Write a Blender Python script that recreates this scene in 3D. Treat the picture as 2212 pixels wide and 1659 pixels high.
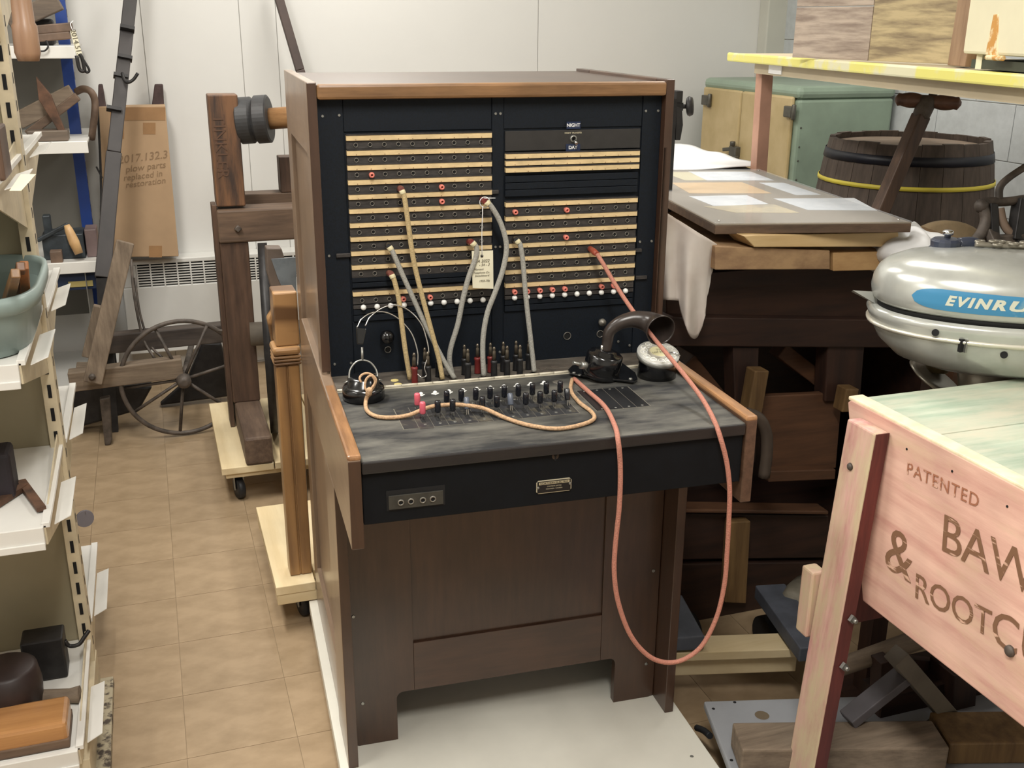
import bpy, bmesh, math, random
from mathutils import Vector, Matrix, noise as mnoise
random.seed(7)
for o in list(bpy.data.objects): bpy.data.objects.remove(o, do_unlink=True)
SC = bpy.context.scene
COL = SC.collection

# ------------------------------------------------------------------ camera, light, exposure
CAM = Vector((-0.26130, -1.86892, 1.46046))
CR = Matrix(((0.94674, 0.0989, 0.30644), (-0.32194, 0.30921, 0.89484), (0.00625, 0.94584, -0.32458)))  # cols: right, up, forward
F = 2264.2
cam_data = bpy.data.cameras.new('camera'); cam = bpy.data.objects.new('camera', cam_data); COL.objects.link(cam)
right, up, fwd = Vector(CR.col[0]), Vector(CR.col[1]), Vector(CR.col[2])
rot = Matrix((right, up, -fwd)).transposed()
cam.matrix_world = Matrix.Translation(CAM) @ rot.to_4x4()
cam_data.sensor_fit = 'HORIZONTAL'; cam_data.sensor_width = 36.0; cam_data.lens = 36.0 * F / 2212.0
cam_data.clip_start = 0.05
SC.camera = cam

world = bpy.data.worlds.new('world'); SC.world = world; world.use_nodes = True
world.node_tree.nodes['Background'].inputs[0].default_value = (0.9, 0.95, 1.0, 1)
world.node_tree.nodes['Background'].inputs[1].default_value = 0.03

def area(name, loc, sx, sy, power, col):
    d = bpy.data.lights.new(name, 'AREA'); d.shape = 'RECTANGLE'; d.size = sx; d.size_y = sy; d.energy = power; d.color = col
    o = bpy.data.objects.new(name, d); COL.objects.link(o); o.location = loc
    return o
LAMPS = [(-0.55, 0.55), (1.6, 0.9), (-0.1, -1.5), (1.9, -1.5), (-1.9, -0.9), (0.5, 2.0)]
LP = [38, 16, 40, 16, 22, 17]
for (lx, ly), pw in zip(LAMPS, LP):
    area('ceiling_lamp_light', (lx, ly, 2.575), 0.28, 1.15, pw, (1.0, 0.968, 0.91))
SC.view_settings.view_transform = 'Standard'
try: SC.view_settings.look = 'None'
except Exception: pass
SC.view_settings.exposure = 0.36
SC.view_settings.gamma = 1.0
SC.view_settings.use_curve_mapping = False

# ------------------------------------------------------------------ helpers
SA = math.radians(-3.1)
S = Matrix.Translation((0, 0, 0.075)) @ Matrix.Rotation(SA, 4, 'Z')      # switchboard frame (floor of its platform at z 0)
Wd = Matrix.Identity(4)

def ray(px, py):
    return right * ((px - 1106) / F) + up * ((829.5 - py) / F) + fwd
def A(px, py, ax, v):
    d = ray(px, py); i = 'xyz'.index(ax); s = (v - CAM[i]) / d[i]
    return CAM + d * s
def D(px, py, dep):
    return CAM + ray(px, py) * dep

def lin(c):
    return tuple(((x / 255) / 12.92 if x / 255 <= 0.04045 else ((x / 255 + 0.055) / 1.055) ** 2.4) for x in c) + (1.0,)

MATS = {}
def mat(name, rgb, rough=0.5, metal=0.0, var=0.0, scale=8.0, stretch=(1, 1, 1), rgb2=None, bump=0.0, coat=0.0, alpha=1.0, contrast=(0.35, 0.65), detail=4.0, trans=0.0, objvar=0.0, spec=0.5, rvar=0.0, sheen=0.0):
    if name in MATS: return MATS[name]
    m = bpy.data.materials.new(name); m.use_nodes = True
    nt = m.node_tree; N = nt.nodes; L = nt.links; b = N['Principled BSDF']
    b.inputs['Base Color'].default_value = lin(rgb); b.inputs['Roughness'].default_value = rough; b.inputs['Metallic'].default_value = metal
    b.inputs['Specular IOR Level'].default_value = spec
    b.inputs['Coat Weight'].default_value = coat; b.inputs['Coat Roughness'].default_value = 0.25
    b.inputs['Alpha'].default_value = alpha; b.inputs['Transmission Weight'].default_value = trans
    if sheen: b.inputs['Sheen Weight'].default_value = sheen
    if var or rgb2 or bump or rvar:
        tc = N.new('ShaderNodeTexCoord'); mp = N.new('ShaderNodeMapping'); mp.inputs['Scale'].default_value = stretch
        nz = N.new('ShaderNodeTexNoise'); nz.inputs['Scale'].default_value = scale; nz.inputs['Detail'].default_value = detail; nz.inputs['Roughness'].default_value = 0.6
        L.new(tc.outputs['Object'], mp.inputs[0]); L.new(mp.outputs[0], nz.inputs[0])
        rp = N.new('ShaderNodeValToRGB'); rp.color_ramp.elements[0].position = contrast[0]; rp.color_ramp.elements[1].position = contrast[1]
        c2 = rgb2 if rgb2 else tuple(max(0, x * (1 - var)) for x in rgb)
        rp.color_ramp.elements[0].color = lin(c2); rp.color_ramp.elements[1].color = lin(rgb)
        L.new(nz.outputs[0], rp.inputs[0])
        out = rp.outputs[0]
        if objvar:
            oi = N.new('ShaderNodeObjectInfo'); mr = N.new('ShaderNodeMapRange'); mr.inputs[3].default_value = 1 - objvar; mr.inputs[4].default_value = 1 + objvar
            L.new(oi.outputs['Random'], mr.inputs[0])
            mx = N.new('ShaderNodeVectorMath'); mx.operation = 'SCALE'; L.new(out, mx.inputs[0]); L.new(mr.outputs[0], mx.inputs['Scale']); out = mx.outputs[0]
        L.new(out, b.inputs['Base Color'])
        if bump:
            bp = N.new('ShaderNodeBump'); bp.inputs['Strength'].default_value = bump; bp.inputs['Distance'].default_value = 0.004
            L.new(nz.outputs[0], bp.inputs['Height']); L.new(bp.outputs[0], b.inputs['Normal'])
        if rvar:
            mr2 = N.new('ShaderNodeMapRange'); mr2.inputs[3].default_value = rough - rvar; mr2.inputs[4].default_value = rough + rvar
            L.new(nz.outputs[0], mr2.inputs[0]); L.new(mr2.outputs[0], b.inputs['Roughness'])
    MATS[name] = m
    return m

def wood(name, light, dark, axis='z', rough=0.5, scale=9.0, bump=0.15, coat=0.0, rings=0.0, contrast=(0.3, 0.7), objvar=0.0, spec=0.5, paint=None, paintamt=0.5, wear=None):
    """grain stretched along an axis, with optional ring figure and optional worn paint over it"""
    key = name + '_' + axis
    if key in MATS: return MATS[key]
    m = bpy.data.materials.new(key); m.use_nodes = True
    nt = m.node_tree; N = nt.nodes; L = nt.links; b = N['Principled BSDF']
    b.inputs['Roughness'].default_value = rough; b.inputs['Coat Weight'].default_value = coat; b.inputs['Coat Roughness'].default_value = 0.2
    b.inputs['Specular IOR Level'].default_value = spec
    tc = N.new('ShaderNodeTexCoord'); mp = N.new('ShaderNodeMapping')
    st = {'x': (0.1, 1, 1), 'y': (1, 0.1, 1), 'z': (1, 1, 0.1)}[axis]
    mp.inputs['Scale'].default_value = st
    L.new(tc.outputs['Object'], mp.inputs[0])
    nz = N.new('ShaderNodeTexNoise'); nz.inputs['Scale'].default_value = scale * 6; nz.inputs['Detail'].default_value = 6; nz.inputs['Roughness'].default_value = 0.65
    L.new(mp.outputs[0], nz.inputs[0])
    fac = nz.outputs[0]
    if rings:
        wv = N.new('ShaderNodeTexWave'); wv.wave_type = 'BANDS'; wv.bands_direction = 'DIAGONAL'
        wv.inputs['Scale'].default_value = scale * 1.2; wv.inputs['Distortion'].default_value = 9.0; wv.inputs['Detail'].default_value = 3; wv.inputs['Detail Scale'].default_value = 0.7
        L.new(mp.outputs[0], wv.inputs[0])
        mx = N.new('ShaderNodeMix'); mx.inputs[0].default_value = rings
        L.new(fac, mx.inputs[2]); L.new(wv.outputs['Fac'], mx.inputs[3]); fac = mx.outputs[0]
    rp = N.new('ShaderNodeValToRGB'); rp.color_ramp.elements[0].position = contrast[0]; rp.color_ramp.elements[1].position = contrast[1]
    rp.color_ramp.elements[0].color = lin(dark); rp.color_ramp.elements[1].color = lin(light)
    L.new(fac, rp.inputs[0]); out = rp.outputs[0]
    n2 = N.new('ShaderNodeTexNoise'); n2.inputs['Scale'].default_value = scale * 0.6; n2.inputs['Detail'].default_value = 3
    L.new(tc.outputs['Object'], n2.inputs[0])
    mr = N.new('ShaderNodeMapRange'); mr.inputs[1].default_value = 0.3; mr.inputs[2].default_value = 0.7; mr.inputs[3].default_value = 0.82; mr.inputs[4].default_value = 1.15
    L.new(n2.outputs[0], mr.inputs[0])
    sc = N.new('ShaderNodeVectorMath'); sc.operation = 'SCALE'; L.new(out, sc.inputs[0]); L.new(mr.outputs[0], sc.inputs['Scale']); out = sc.outputs[0]
    if paint:
        r2 = N.new('ShaderNodeValToRGB'); r2.color_ramp.elements[0].position = paintamt - 0.12; r2.color_ramp.elements[1].position = paintamt + 0.12
        n3 = N.new('ShaderNodeTexNoise'); n3.inputs['Scale'].default_value = scale * 1.6; n3.inputs['Detail'].default_value = 8; n3.inputs['Roughness'].default_value = 0.7
        mp3 = N.new('ShaderNodeMapping'); mp3.inputs['Scale'].default_value = {'x': (0.3, 1, 1), 'y': (1, 0.3, 1), 'z': (1, 1, 0.3)}[axis]
        L.new(tc.outputs['Object'], mp3.inputs[0]); L.new(mp3.outputs[0], n3.inputs[0]); L.new(n3.outputs[0], r2.inputs[0])
        m2 = N.new('ShaderNodeMix'); m2.data_type = 'RGBA'; L.new(r2.outputs[0], m2.inputs[0]); L.new(out, m2.inputs[6])
        m2.inputs[7].default_value = lin(paint); out = m2.outputs[2]
    if objvar:
        oi = N.new('ShaderNodeObjectInfo'); m3 = N.new('ShaderNodeMapRange'); m3.inputs[3].default_value = 1 - objvar; m3.inputs[4].default_value = 1 + objvar
        L.new(oi.outputs['Random'], m3.inputs[0])
        s3 = N.new('ShaderNodeVectorMath'); s3.operation = 'SCALE'; L.new(out, s3.inputs[0]); L.new(m3.outputs[0], s3.inputs['Scale']); out = s3.outputs[0]
    L.new(out, b.inputs['Base Color'])
    bp = N.new('ShaderNodeBump'); bp.inputs['Strength'].default_value = bump; bp.inputs['Distance'].default_value = 0.002
    L.new(nz.outputs[0], bp.inputs['Height']); L.new(bp.outputs[0], b.inputs['Normal'])
    MATS[key] = m
    return m

class MB:
    def __init__(s): s.v = []; s.f = []; s.sm = []
    def add(s, vs, fs, smooth=False):
        o = len(s.v); s.v += [Vector(v) for v in vs]
        for f in fs: s.f.append(tuple(i + o for i in f)); s.sm.append(smooth)
        return s
    def box(s, x0, x1, y0, y1, z0, z1):
        x0, x1 = min(x0, x1), max(x0, x1); y0, y1 = min(y0, y1), max(y0, y1); z0, z1 = min(z0, z1), max(z0, z1)
        return s.add([(x0, y0, z0), (x1, y0, z0), (x1, y1, z0), (x0, y1, z0), (x0, y0, z1), (x1, y0, z1), (x1, y1, z1), (x0, y1, z1)],
                     [(0, 3, 2, 1), (4, 5, 6, 7), (0, 1, 5, 4), (1, 2, 6, 5), (2, 3, 7, 6), (3, 0, 4, 7)])
    def bar(s, p0, p1, w, h, upv=(0, 0, 1), w2=None, h2=None):
        p0, p1 = Vector(p0), Vector(p1); d = (p1 - p0).normalized(); u = Vector(upv)
        sd = d.cross(u)
        if sd.length < 1e-4: sd = d.cross(Vector((0, 1, 0)))
        sd.normalize(); u = sd.cross(d).normalized(); w2 = w2 or w; h2 = h2 or h
        vs = []
        for p, ww, hh in ((p0, w, h), (p1, w2, h2)):
            for a, b in ((-1, -1), (1, -1), (1, 1), (-1, 1)): vs.append(p + sd * (a * ww / 2) + u * (b * hh / 2))
        return s.add(vs, [(0, 1, 2, 3), (7, 6, 5, 4), (0, 4, 5, 1), (1, 5, 6, 2), (2, 6, 7, 3), (3, 7, 4, 0)])
    def frame(s, axis):
        a = Vector(axis).normalized(); t = Vector((0, 0, 1)) if abs(a.z) < 0.9 else Vector((1, 0, 0))
        u = a.cross(t).normalized(); w = a.cross(u).normalized()
        return a, u, w
    def lathe(s, prof, o, axis=(0, 0, 1), n=20, smooth=True, caps=True, sx=1.0):
        a, u, w = s.frame(axis); o = Vector(o); vs = []; fs = []
        for r, h in prof:
            for k in range(n):
                t = 2 * math.pi * k / n; vs.append(o + a * h + (u * math.cos(t) * sx + w * math.sin(t)) * r)
        m = len(prof)
        for i in range(m - 1):
            for k in range(n):
                k2 = (k + 1) % n; fs.append((i * n + k, (i + 1) * n + k, (i + 1) * n + k2, i * n + k2))
        s.add(vs, fs, smooth)
        if caps:
            base = len(s.v) - len(vs)
            if prof[0][0] > 1e-6: s.f.append(tuple(base + k for k in range(n))); s.sm.append(False)
            if prof[-1][0] > 1e-6: s.f.append(tuple(base + (m - 1) * n + k for k in reversed(range(n)))); s.sm.append(False)
        return s
    def cyl(s, p0, p1, r0, r1=None, n=16, smooth=True):
        p0, p1 = Vector(p0), Vector(p1); r1 = r0 if r1 is None else r1
        return s.lathe([(r0, 0), (r1, (p1 - p0).length)], p0, p1 - p0, n, smooth)
    def tube(s, pts, r, n=8, sub=6, closed=False, rfn=None):
        P = [Vector(p) for p in pts]; Q = []
        if sub > 1:
            m = len(P); rng = range(m if closed else m - 1)
            for i in rng:
                p0 = P[(i - 1) % m] if (closed or i > 0) else P[0] * 2 - P[1]
                p1 = P[i]; p2 = P[(i + 1) % m]
                p3 = P[(i + 2) % m] if (closed or i + 2 < m) else P[-1] * 2 - P[-2]
                for k in range(sub):
                    t = k / sub
                    Q.append(0.5 * ((2 * p1) + (p2 - p0) * t + (2 * p0 - 5 * p1 + 4 * p2 - p3) * t * t + (3 * p1 - p0 - 3 * p2 + p3) * t ** 3))
            if not closed: Q.append(P[-1])
        else: Q = P
        M = len(Q); vs = []; fs = []; u = None
        for i, q in enumerate(Q):
            if closed: d = (Q[(i + 1) % M] - Q[(i - 1) % M])
            else: d = (Q[min(i + 1, M - 1)] - Q[max(i - 1, 0)])
            d.normalize()
            if u is None: u = s.frame(d)[1]
            u = (u - d * u.dot(d))
            if u.length < 1e-5: u = s.frame(d)[1]
            u.normalize(); w = d.cross(u)
            rr = r if rfn is None else rfn(i / (M - 1)) 
            for k in range(n):
                t = 2 * math.pi * k / n; vs.append(q + (u * math.cos(t) + w * math.sin(t)) * rr)
        for i in range(M if closed else M - 1):
            i2 = (i + 1) % M
            for k in range(n):
                k2 = (k + 1) % n; fs.append((i * n + k, i * n + k2, i2 * n + k2, i2 * n + k))
        s.add(vs, fs, True)
        if not closed:
            b = len(s.v) - len(vs)
            s.f.append(tuple(b + k for k in reversed(range(n)))); s.sm.append(False)
            s.f.append(tuple(b + (M - 1) * n + k for k in range(n))); s.sm.append(False)
        return s
    def sphere(s, c, r, n=16, sc=(1, 1, 1)):
        vs = []; fs = []; m = n // 2; c = Vector(c)
        for i in range(m + 1):
            ph = math.pi * i / m
            for k in range(n):
                t = 2 * math.pi * k / n
                vs.append(c + Vector((math.sin(ph) * math.cos(t) * sc[0], math.sin(ph) * math.sin(t) * sc[1], math.cos(ph) * sc[2])) * r)
        for i in range(m):
            for k in range(n):
                k2 = (k + 1) % n; fs.append((i * n + k, (i + 1) * n + k, (i + 1) * n + k2, i * n + k2))
        return s.add(vs, fs, True)
    def prism(s, poly, thick, plane='yz', at=0.0):
        """poly in a plane, extruded from 'at' by 'thick' along the third axis"""
        def P(a, b, c): return {'yz': (c, a, b), 'xz': (a, c, b), 'xy': (a, b, c)}[plane]
        n = len(poly)
        ar = sum(poly[i][0] * poly[(i + 1) % n][1] - poly[(i + 1) % n][0] * poly[i][1] for i in range(n))
        vs = [P(a, b, at) for a, b in poly] + [P(a, b, at + thick) for a, b in poly]
        fs = [tuple(range(n)), tuple(reversed(range(n, 2 * n)))] + [(i, i + n, (i + 1) % n + n, (i + 1) % n) for i in range(n)]
        s.add(vs, fs); return s
    def slab(s, quad, t):
        """four 3D corners (counter-clockwise seen from the front), thickness t backwards along the normal"""
        q = [Vector(p) for p in quad]; nrm = (q[1] - q[0]).cross(q[3] - q[0]).normalized()
        vs = q + [p - nrm * t for p in q]
        return s.add(vs, [(0, 1, 2, 3), (7, 6, 5, 4), (0, 4, 5, 1), (1, 5, 6, 2), (2, 6, 7, 3), (3, 7, 4, 0)])
    def grid(s, nu, nv, fn, smooth=True, closeu=False):
        vs = [fn(i / nu, j / nv) for j in range(nv + 1) for i in range(nu + (0 if closeu else 1))]
        w = nu if closeu else nu + 1; fs = []
        for j in range(nv):
            for i in range(nu):
                i2 = (i + 1) % w; fs.append((j * w + i, j * w + i2, (j + 1) * w + i2, (j + 1) * w + i))
        return s.add(vs, fs, smooth)

ROOTM = {}
SMALL = {'label_pins', 'plate_screws', 'jack_openings', 'panel_screws', 'front_screws', 'screw_heads', 'plug_seats', 'key_slots', 'plate_rivets', 'foot_screws', 'slot_row', 'grille_louvres', 'nail_heads', 'rivet_row'}
def mesh_from(mb, M, name):
    me = bpy.data.meshes.new(name)
    me.from_pydata([tuple(M @ v) for v in mb.v], [], mb.f)
    for p, sm in zip(me.polygons, mb.sm): p.use_smooth = sm
    bm = bmesh.new(); bm.from_mesh(me); bmesh.ops.recalc_face_normals(bm, faces=bm.faces); bm.to_mesh(me); bm.free()
    return me
def tag(o, label=None, cat=None, group=None, kind=None):
    if label: o['label'] = label
    if cat: o['category'] = cat
    if group: o['group'] = group
    if kind: o['kind'] = kind
    return o
def finish(o, bevel, thick=0.0):
    if thick:
        m = o.modifiers.new('solid', 'SOLIDIFY'); m.thickness = thick; m.offset = 0
    if bevel:
        m = o.modifiers.new('bevel', 'BEVEL'); m.width = bevel; m.segments = 2; m.limit_method = 'ANGLE'; m.angle_limit = math.radians(40)
def thing(name, label, cat, loc, frame=None, rz=0.0, group=None):
    frame = Wd if frame is None else frame
    o = bpy.data.objects.new(name, None); COL.objects.link(o); o.empty_display_size = 0.05
    M = frame @ Matrix.Translation(loc) @ Matrix.Rotation(rz, 4, 'Z'); o.matrix_world = M; ROOTM[o.name] = M
    return tag(o, label, cat, group)
def part(name, mb, material, parent, frame=None, bevel=0.0, label=None, kind=None, thick=0.0):
    """mb vertices are in `frame` coordinates; the part shares its root's origin"""
    frame = Wd if frame is None else frame
    M = ROOTM[parent.name]; me = mesh_from(mb, M.inverted() @ frame, name); me.materials.append(material)
    o = bpy.data.objects.new(name, me); COL.objects.link(o); o.parent = parent; ROOTM[o.name] = M
    if name in SMALL: kind = 'stuff'
    finish(o, bevel, thick); tag(o, label, None, None, kind)
    return o
def single(name, mb, material, label, cat, frame=None, group=None, bevel=0.0, kind=None, thick=0.0):
    frame = Wd if frame is None else frame
    W = [frame @ v for v in mb.v]
    c = Vector((sum(v.x for v in W) / len(W), sum(v.y for v in W) / len(W), min(v.z for v in W)))
    M = Matrix.Translation(c) @ (frame.to_3x3().to_4x4())
    me = mesh_from(mb, M.inverted() @ frame, name); me.materials.append(material)
    o = bpy.data.objects.new(name, me); COL.objects.link(o); o.matrix_world = M; ROOTM[o.name] = M
    finish(o, bevel, thick); return tag(o, label, cat, group, kind)
def struct(name, mb, material, bevel=0.0):
    return single(name, mb, material, None, None, kind='structure', bevel=bevel)
def dup(root, M, label=None):
    """copy a thing with parts and sub-parts; M is the new world matrix of the root"""
    r = root.copy(); COL.objects.link(r); r.matrix_world = M; ROOTM[r.name] = M
    if label: r['label'] = label
    for ch in list(root.children):
        c = ch.copy(); COL.objects.link(c); c.parent = r; ROOTM[c.name] = M
        for g in list(ch.children):
            d = g.copy(); COL.objects.link(d); d.parent = c
    return r
def lettering(txt, size, material, parent, M, frame=None, ext=0.0003, name='lettering', align='CENTER', shear=0.0, space=1.0, warp=None, bold=0.0, label=None):
    """flat print; M places the text plane (x right, y up) in frame coordinates"""
    frame = Wd if frame is None else frame
    cu = bpy.data.curves.new(name, 'FONT'); cu.body = txt; cu.size = size; cu.extrude = ext; cu.align_x = align; cu.align_y = 'CENTER'; cu.shear = shear; cu.space_character = space; cu.offset = bold; cu.resolution_u = 3
    t = bpy.data.objects.new('tmp', cu); COL.objects.link(t)
    bpy.context.view_layer.update()
    me = bpy.data.meshes.new_from_object(t.evaluated_get(bpy.context.evaluated_depsgraph_get()))
    bpy.data.objects.remove(t, do_unlink=True); bpy.data.curves.remove(cu)
    me.name = name; PM = ROOTM[parent.name].inverted() @ frame
    if warp:
        for v in me.vertices: v.co = PM @ Vector(warp(v.co))
    else: me.transform(PM @ M)
    me.materials.clear(); me.materials.append(material)
    o = bpy.data.objects.new(name, me); COL.objects.link(o); o.parent = parent; ROOTM[o.name] = ROOTM[parent.name]
    if label: o['label'] = label
    return o
def plane_m(o, x, y):
    x = Vector(x).normalized(); y = Vector(y); z = x.cross(y).normalized(); y = z.cross(x)
    m = Matrix((x, y, z)).transposed().to_4x4(); m.translation = Vector(o); return m

# ------------------------------------------------------------------ materials
WALL = mat('wall_paint', (214, 213, 208), 0.55, var=0.05, scale=2.5, bump=0.02)
PANELW = mat('wall_panel_paint', (220, 219, 215), 0.5, var=0.02, scale=1.2, bump=0.0)
BLOCK = mat('painted_block', (188, 192, 193), 0.6, var=0.05, scale=30, bump=0.15, objvar=0.02)
TILE = mat('floor_tile_vinyl', (164, 142, 114), 0.36, rgb2=(147, 126, 99), scale=11, stretch=(1, 1.6, 1), detail=10, contrast=(0.34, 0.6), objvar=0.04, bump=0.02, rvar=0.08)
FLOORM = mat('floor_base', (158, 137, 110), 0.4, rgb2=(140, 120, 94), scale=8)
CEIL = mat('ceiling_tile', (222, 222, 216), 0.8, var=0.03, scale=30)
WALNUT = wood('walnut', (74, 51, 37), (56, 38, 28), 'z', 0.34, 14, 0.04, coat=0.3, contrast=(0.2, 0.8))
SHEENW = wood('side_walnut', (138, 117, 97), (116, 96, 79), 'z', 0.36, 12, 0.04, coat=0.5, contrast=(0.2, 0.8))  # walnut with the left side's sheen put into a lighter base colour
SHEENWY = wood('side_walnut', (138, 117, 97), (116, 96, 79), 'y', 0.36, 12, 0.04, coat=0.5, contrast=(0.2, 0.8))
WALNUTX = wood('walnut', (76, 52, 38), (57, 39, 29), 'x', 0.34, 14, 0.04, coat=0.3, contrast=(0.2, 0.8))
WALNUTY = wood('walnut', (96, 72, 56), (66, 47, 36), 'y', 0.33, 14, 0.06, coat=0.3)
FASC = wood('worn_walnut_fascia', (142, 106, 70), (108, 78, 50), 'x', 0.4, 14, 0.05, coat=0.2)
RAILW = wood('worn_rail', (162, 120, 82), (98, 68, 48), 'y', 0.38, 10, 0.05, coat=0.2, contrast=(0.25, 0.6))
EDGE = mat('worn_edge', (205, 160, 110), 0.5, var=0.3, scale=30)
BLK = mat('black_panel', (8, 18, 29), 0.65, spec=0.3, var=0.3, scale=300, bump=0.05, detail=1)
BLK2 = mat('black_strip', (62, 58, 56), 0.5, var=0.35, scale=60, stretch=(1, 1, 4))
DUST = mat('dusty_black_top', (100, 98, 91), 0.65, rgb2=(30, 31, 33), scale=8, stretch=(0.8, 2.4, 1), detail=12, contrast=(0.38, 0.66), bump=0.03)
DARKD = mat('drawer_black', (12, 14, 18), 0.75, spec=0.2, var=0.3, scale=25)
CREAM = mat('label_cream', (222, 196, 148), 0.6, var=0.1, scale=40, stretch=(1, 1, 3))
HOLE = mat('hole_black', (5, 5, 7), 0.8)
RING = mat('jack_ring', (128, 124, 116), 0.4, metal=0.5)
RED = mat('coral_plastic', (218, 126, 112), 0.35)
WHITEP = mat('white_plastic', (236, 236, 232), 0.25)
BAKE = mat('bakelite', (12, 13, 16), 0.12, coat=0.6)
BAKER = mat('worn_bakelite', (58, 50, 46), 0.3, var=0.25, scale=20)
CHROME = mat('chrome', (215, 215, 215), 0.18, metal=1.0)
STEEL = mat('dull_steel', (150, 150, 145), 0.4, metal=0.8)
BEAD = mat('cream_bead', (214, 206, 186), 0.4, var=0.1, scale=50)
CORDG = mat('grey_braid', (160, 158, 150), 0.85, var=0.12, scale=400, bump=0.3, detail=1)
CORDB = mat('beige_braid', (188, 166, 122), 0.85, var=0.12, scale=400, bump=0.3, detail=1)
CORDR = mat('salmon_braid', (184, 124, 106), 0.85, var=0.1, scale=400, bump=0.3, detail=1)
CORDT = mat('tan_braid', (194, 158, 122), 0.8, var=0.15, scale=300, bump=0.3, detail=1)
SHELLR = mat('maroon_shell', (112, 40, 38), 0.35)
SHELLM = mat('brown_red_shell', (112, 62, 56), 0.4)
SHELLK = mat('black_shell', (34, 34, 36), 0.35)
SHELLO = mat('brick_shell', (150, 70, 52), 0.4)
PLUGM = mat('plug_tip', (112, 104, 92), 0.3, metal=0.8)
PINK = mat('pink_plastic', (214, 98, 112), 0.3)
KEYK = mat('key_black', (16, 18, 26), 0.15, coat=0.5)
PAPER = mat('paper_tag', (232, 226, 200), 0.8, var=0.03, scale=8)
INK = mat('pencil', (96, 90, 76), 0.8)
INKW = mat('white_print', (225, 225, 225), 0.6)
NAVY = mat('navy_tape', (26, 40, 70), 0.35)
BRASSP = mat('plate_silver', (190, 182, 158), 0.35, metal=0.4)
PINE = wood('pine', (228, 210, 172), (208, 186, 144), 'x', 0.6, 5, 0.05, rings=0.25)
PINEY = wood('pine', (228, 210, 172), (208, 186, 144), 'y', 0.6, 5, 0.05, rings=0.25)
PLYW = mat('white_painted_board', (218, 215, 203), 0.5, var=0.04, scale=6)
GREYP = mat('grey_painted_board', (150, 152, 156), 0.5, var=0.05, scale=6)
OLDW = wood('barn_grey', (136, 120, 102), (96, 82, 68), 'z', 0.75, 10, 0.3)
OLDWX = wood('barn_grey', (136, 120, 102), (96, 82, 68), 'x', 0.75, 10, 0.3)
OLDWY = wood('barn_grey', (136, 120, 102), (96, 82, 68), 'y', 0.75, 10, 0.3)
POSTW = wood('post_brown', (98, 74, 58), (62, 46, 37), 'z', 0.55, 8, 0.2)
POSTWX = wood('post_brown', (112, 90, 72), (76, 60, 48), 'x', 0.6, 8, 0.2)
POSTWY = wood('post_brown', (112, 92, 76), (78, 62, 52), 'y', 0.6, 8, 0.2)
BURNT = wood('branded_post', (116, 82, 56), (56, 43, 37), 'z', 0.5, 5, 0.1, contrast=(0.38, 0.6), coat=0.1)
OAK = wood('golden_oak', (164, 124, 78), (122, 90, 58), 'z', 0.4, 8, 0.08, coat=0.3, rings=0.3)
OAKX = wood('golden_oak', (168, 128, 84), (100, 70, 42), 'x', 0.4, 5, 0.08, coat=0.3, rings=0.8, contrast=(0.25, 0.6))
DARKW = wood('mill_dark', (60, 37, 26), (36, 22, 17), 'x', 0.6, 7, 0.15)
DARKWZ = wood('mill_dark', (64, 40, 29), (36, 22, 17), 'z', 0.6, 7, 0.15)
MILLT = wood('mill_tan', (100, 68, 46), (70, 47, 33), 'x', 0.6, 7, 0.15)
MILLTZ = wood('mill_tan', (132, 104, 66), (92, 68, 42), 'z', 0.6, 7, 0.15)
IRON = mat('old_iron', (98, 88, 80), 0.6, metal=0.15, var=0.35, scale=25, bump=0.2)
IROND = mat('dark_iron', (48, 46, 46), 0.5, metal=0.3, var=0.3, scale=30, bump=0.2)
RUST = mat('rusty_iron', (110, 78, 58), 0.7, metal=0.1, var=0.4, scale=20, bump=0.2)
CARD = mat('cardboard', (180, 150, 117), 0.7, var=0.06, scale=5)
CARDT = mat('packing_tape', (164, 126, 88), 0.25, var=0.08, scale=12)
BLUE = mat('blue_post', (34, 66, 140), 0.4, var=0.1, scale=4)
SHELFW = mat('shelf_white', (226, 224, 218), 0.35, var=0.03, scale=6)
SHELFC = mat('shelf_cream', (214, 200, 170), 0.4, var=0.12, scale=14)
BACKP = mat('shelf_back', (158, 148, 122), 0.6, var=0.08, scale=3)
GREYM = mat('shelf_grey_back', (120, 118, 112), 0.6, var=0.05, scale=3)
HEATW = mat('heater_enamel', (216, 215, 210), 0.35, var=0.04, scale=3)
GRN = mat('icebox_green', (142, 160, 142), 0.4, var=0.09, scale=5, bump=0.02)
BEIGE = mat('icebox_beige', (190, 170, 128), 0.4, rgb2=(172, 152, 108), scale=6)
PEWTER = mat('pewter', (104, 102, 94), 0.4, metal=0.6, var=0.2, scale=30)
YEL = mat('yellow_edge', (228, 221, 122), 0.4, rgb2=(222, 218, 184), scale=7, contrast=(0.42, 0.5))
TBLT = mat('table_beige', (192, 178, 150), 0.5, var=0.05, scale=5)
TLEG = mat('pink_leg', (188, 144, 122), 0.5, var=0.1, scale=8)
BARR = wood('barrel_oak', (94, 82, 73), (66, 57, 51), 'z', 0.8, 9, 0.2, objvar=0.06)  # stave colour darkened to carry the shade of the table above
HOOPK = mat('black_hoop', (20, 24, 38), 0.5, var=0.2, scale=20)
TAPEY = mat('yellow_tape', (216, 200, 74), 0.5)
CLOTH = mat('white_cloth', (222, 214, 206), 0.9, rgb2=(196, 182, 172), scale=5, contrast=(0.3, 0.6), bump=0.1)
CLOTHW = mat('bright_cloth', (236, 236, 236), 0.9, var=0.05, scale=8, bump=0.1)
LUMB = wood('lumber', (228, 200, 152), (206, 174, 124), 'x', 0.6, 5, 0.04, rings=0.2)
LUMBE = mat('lumber_end', (178, 146, 108), 0.7, rgb2=(140, 110, 82), scale=14, stretch=(1, 1, 2))
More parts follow.
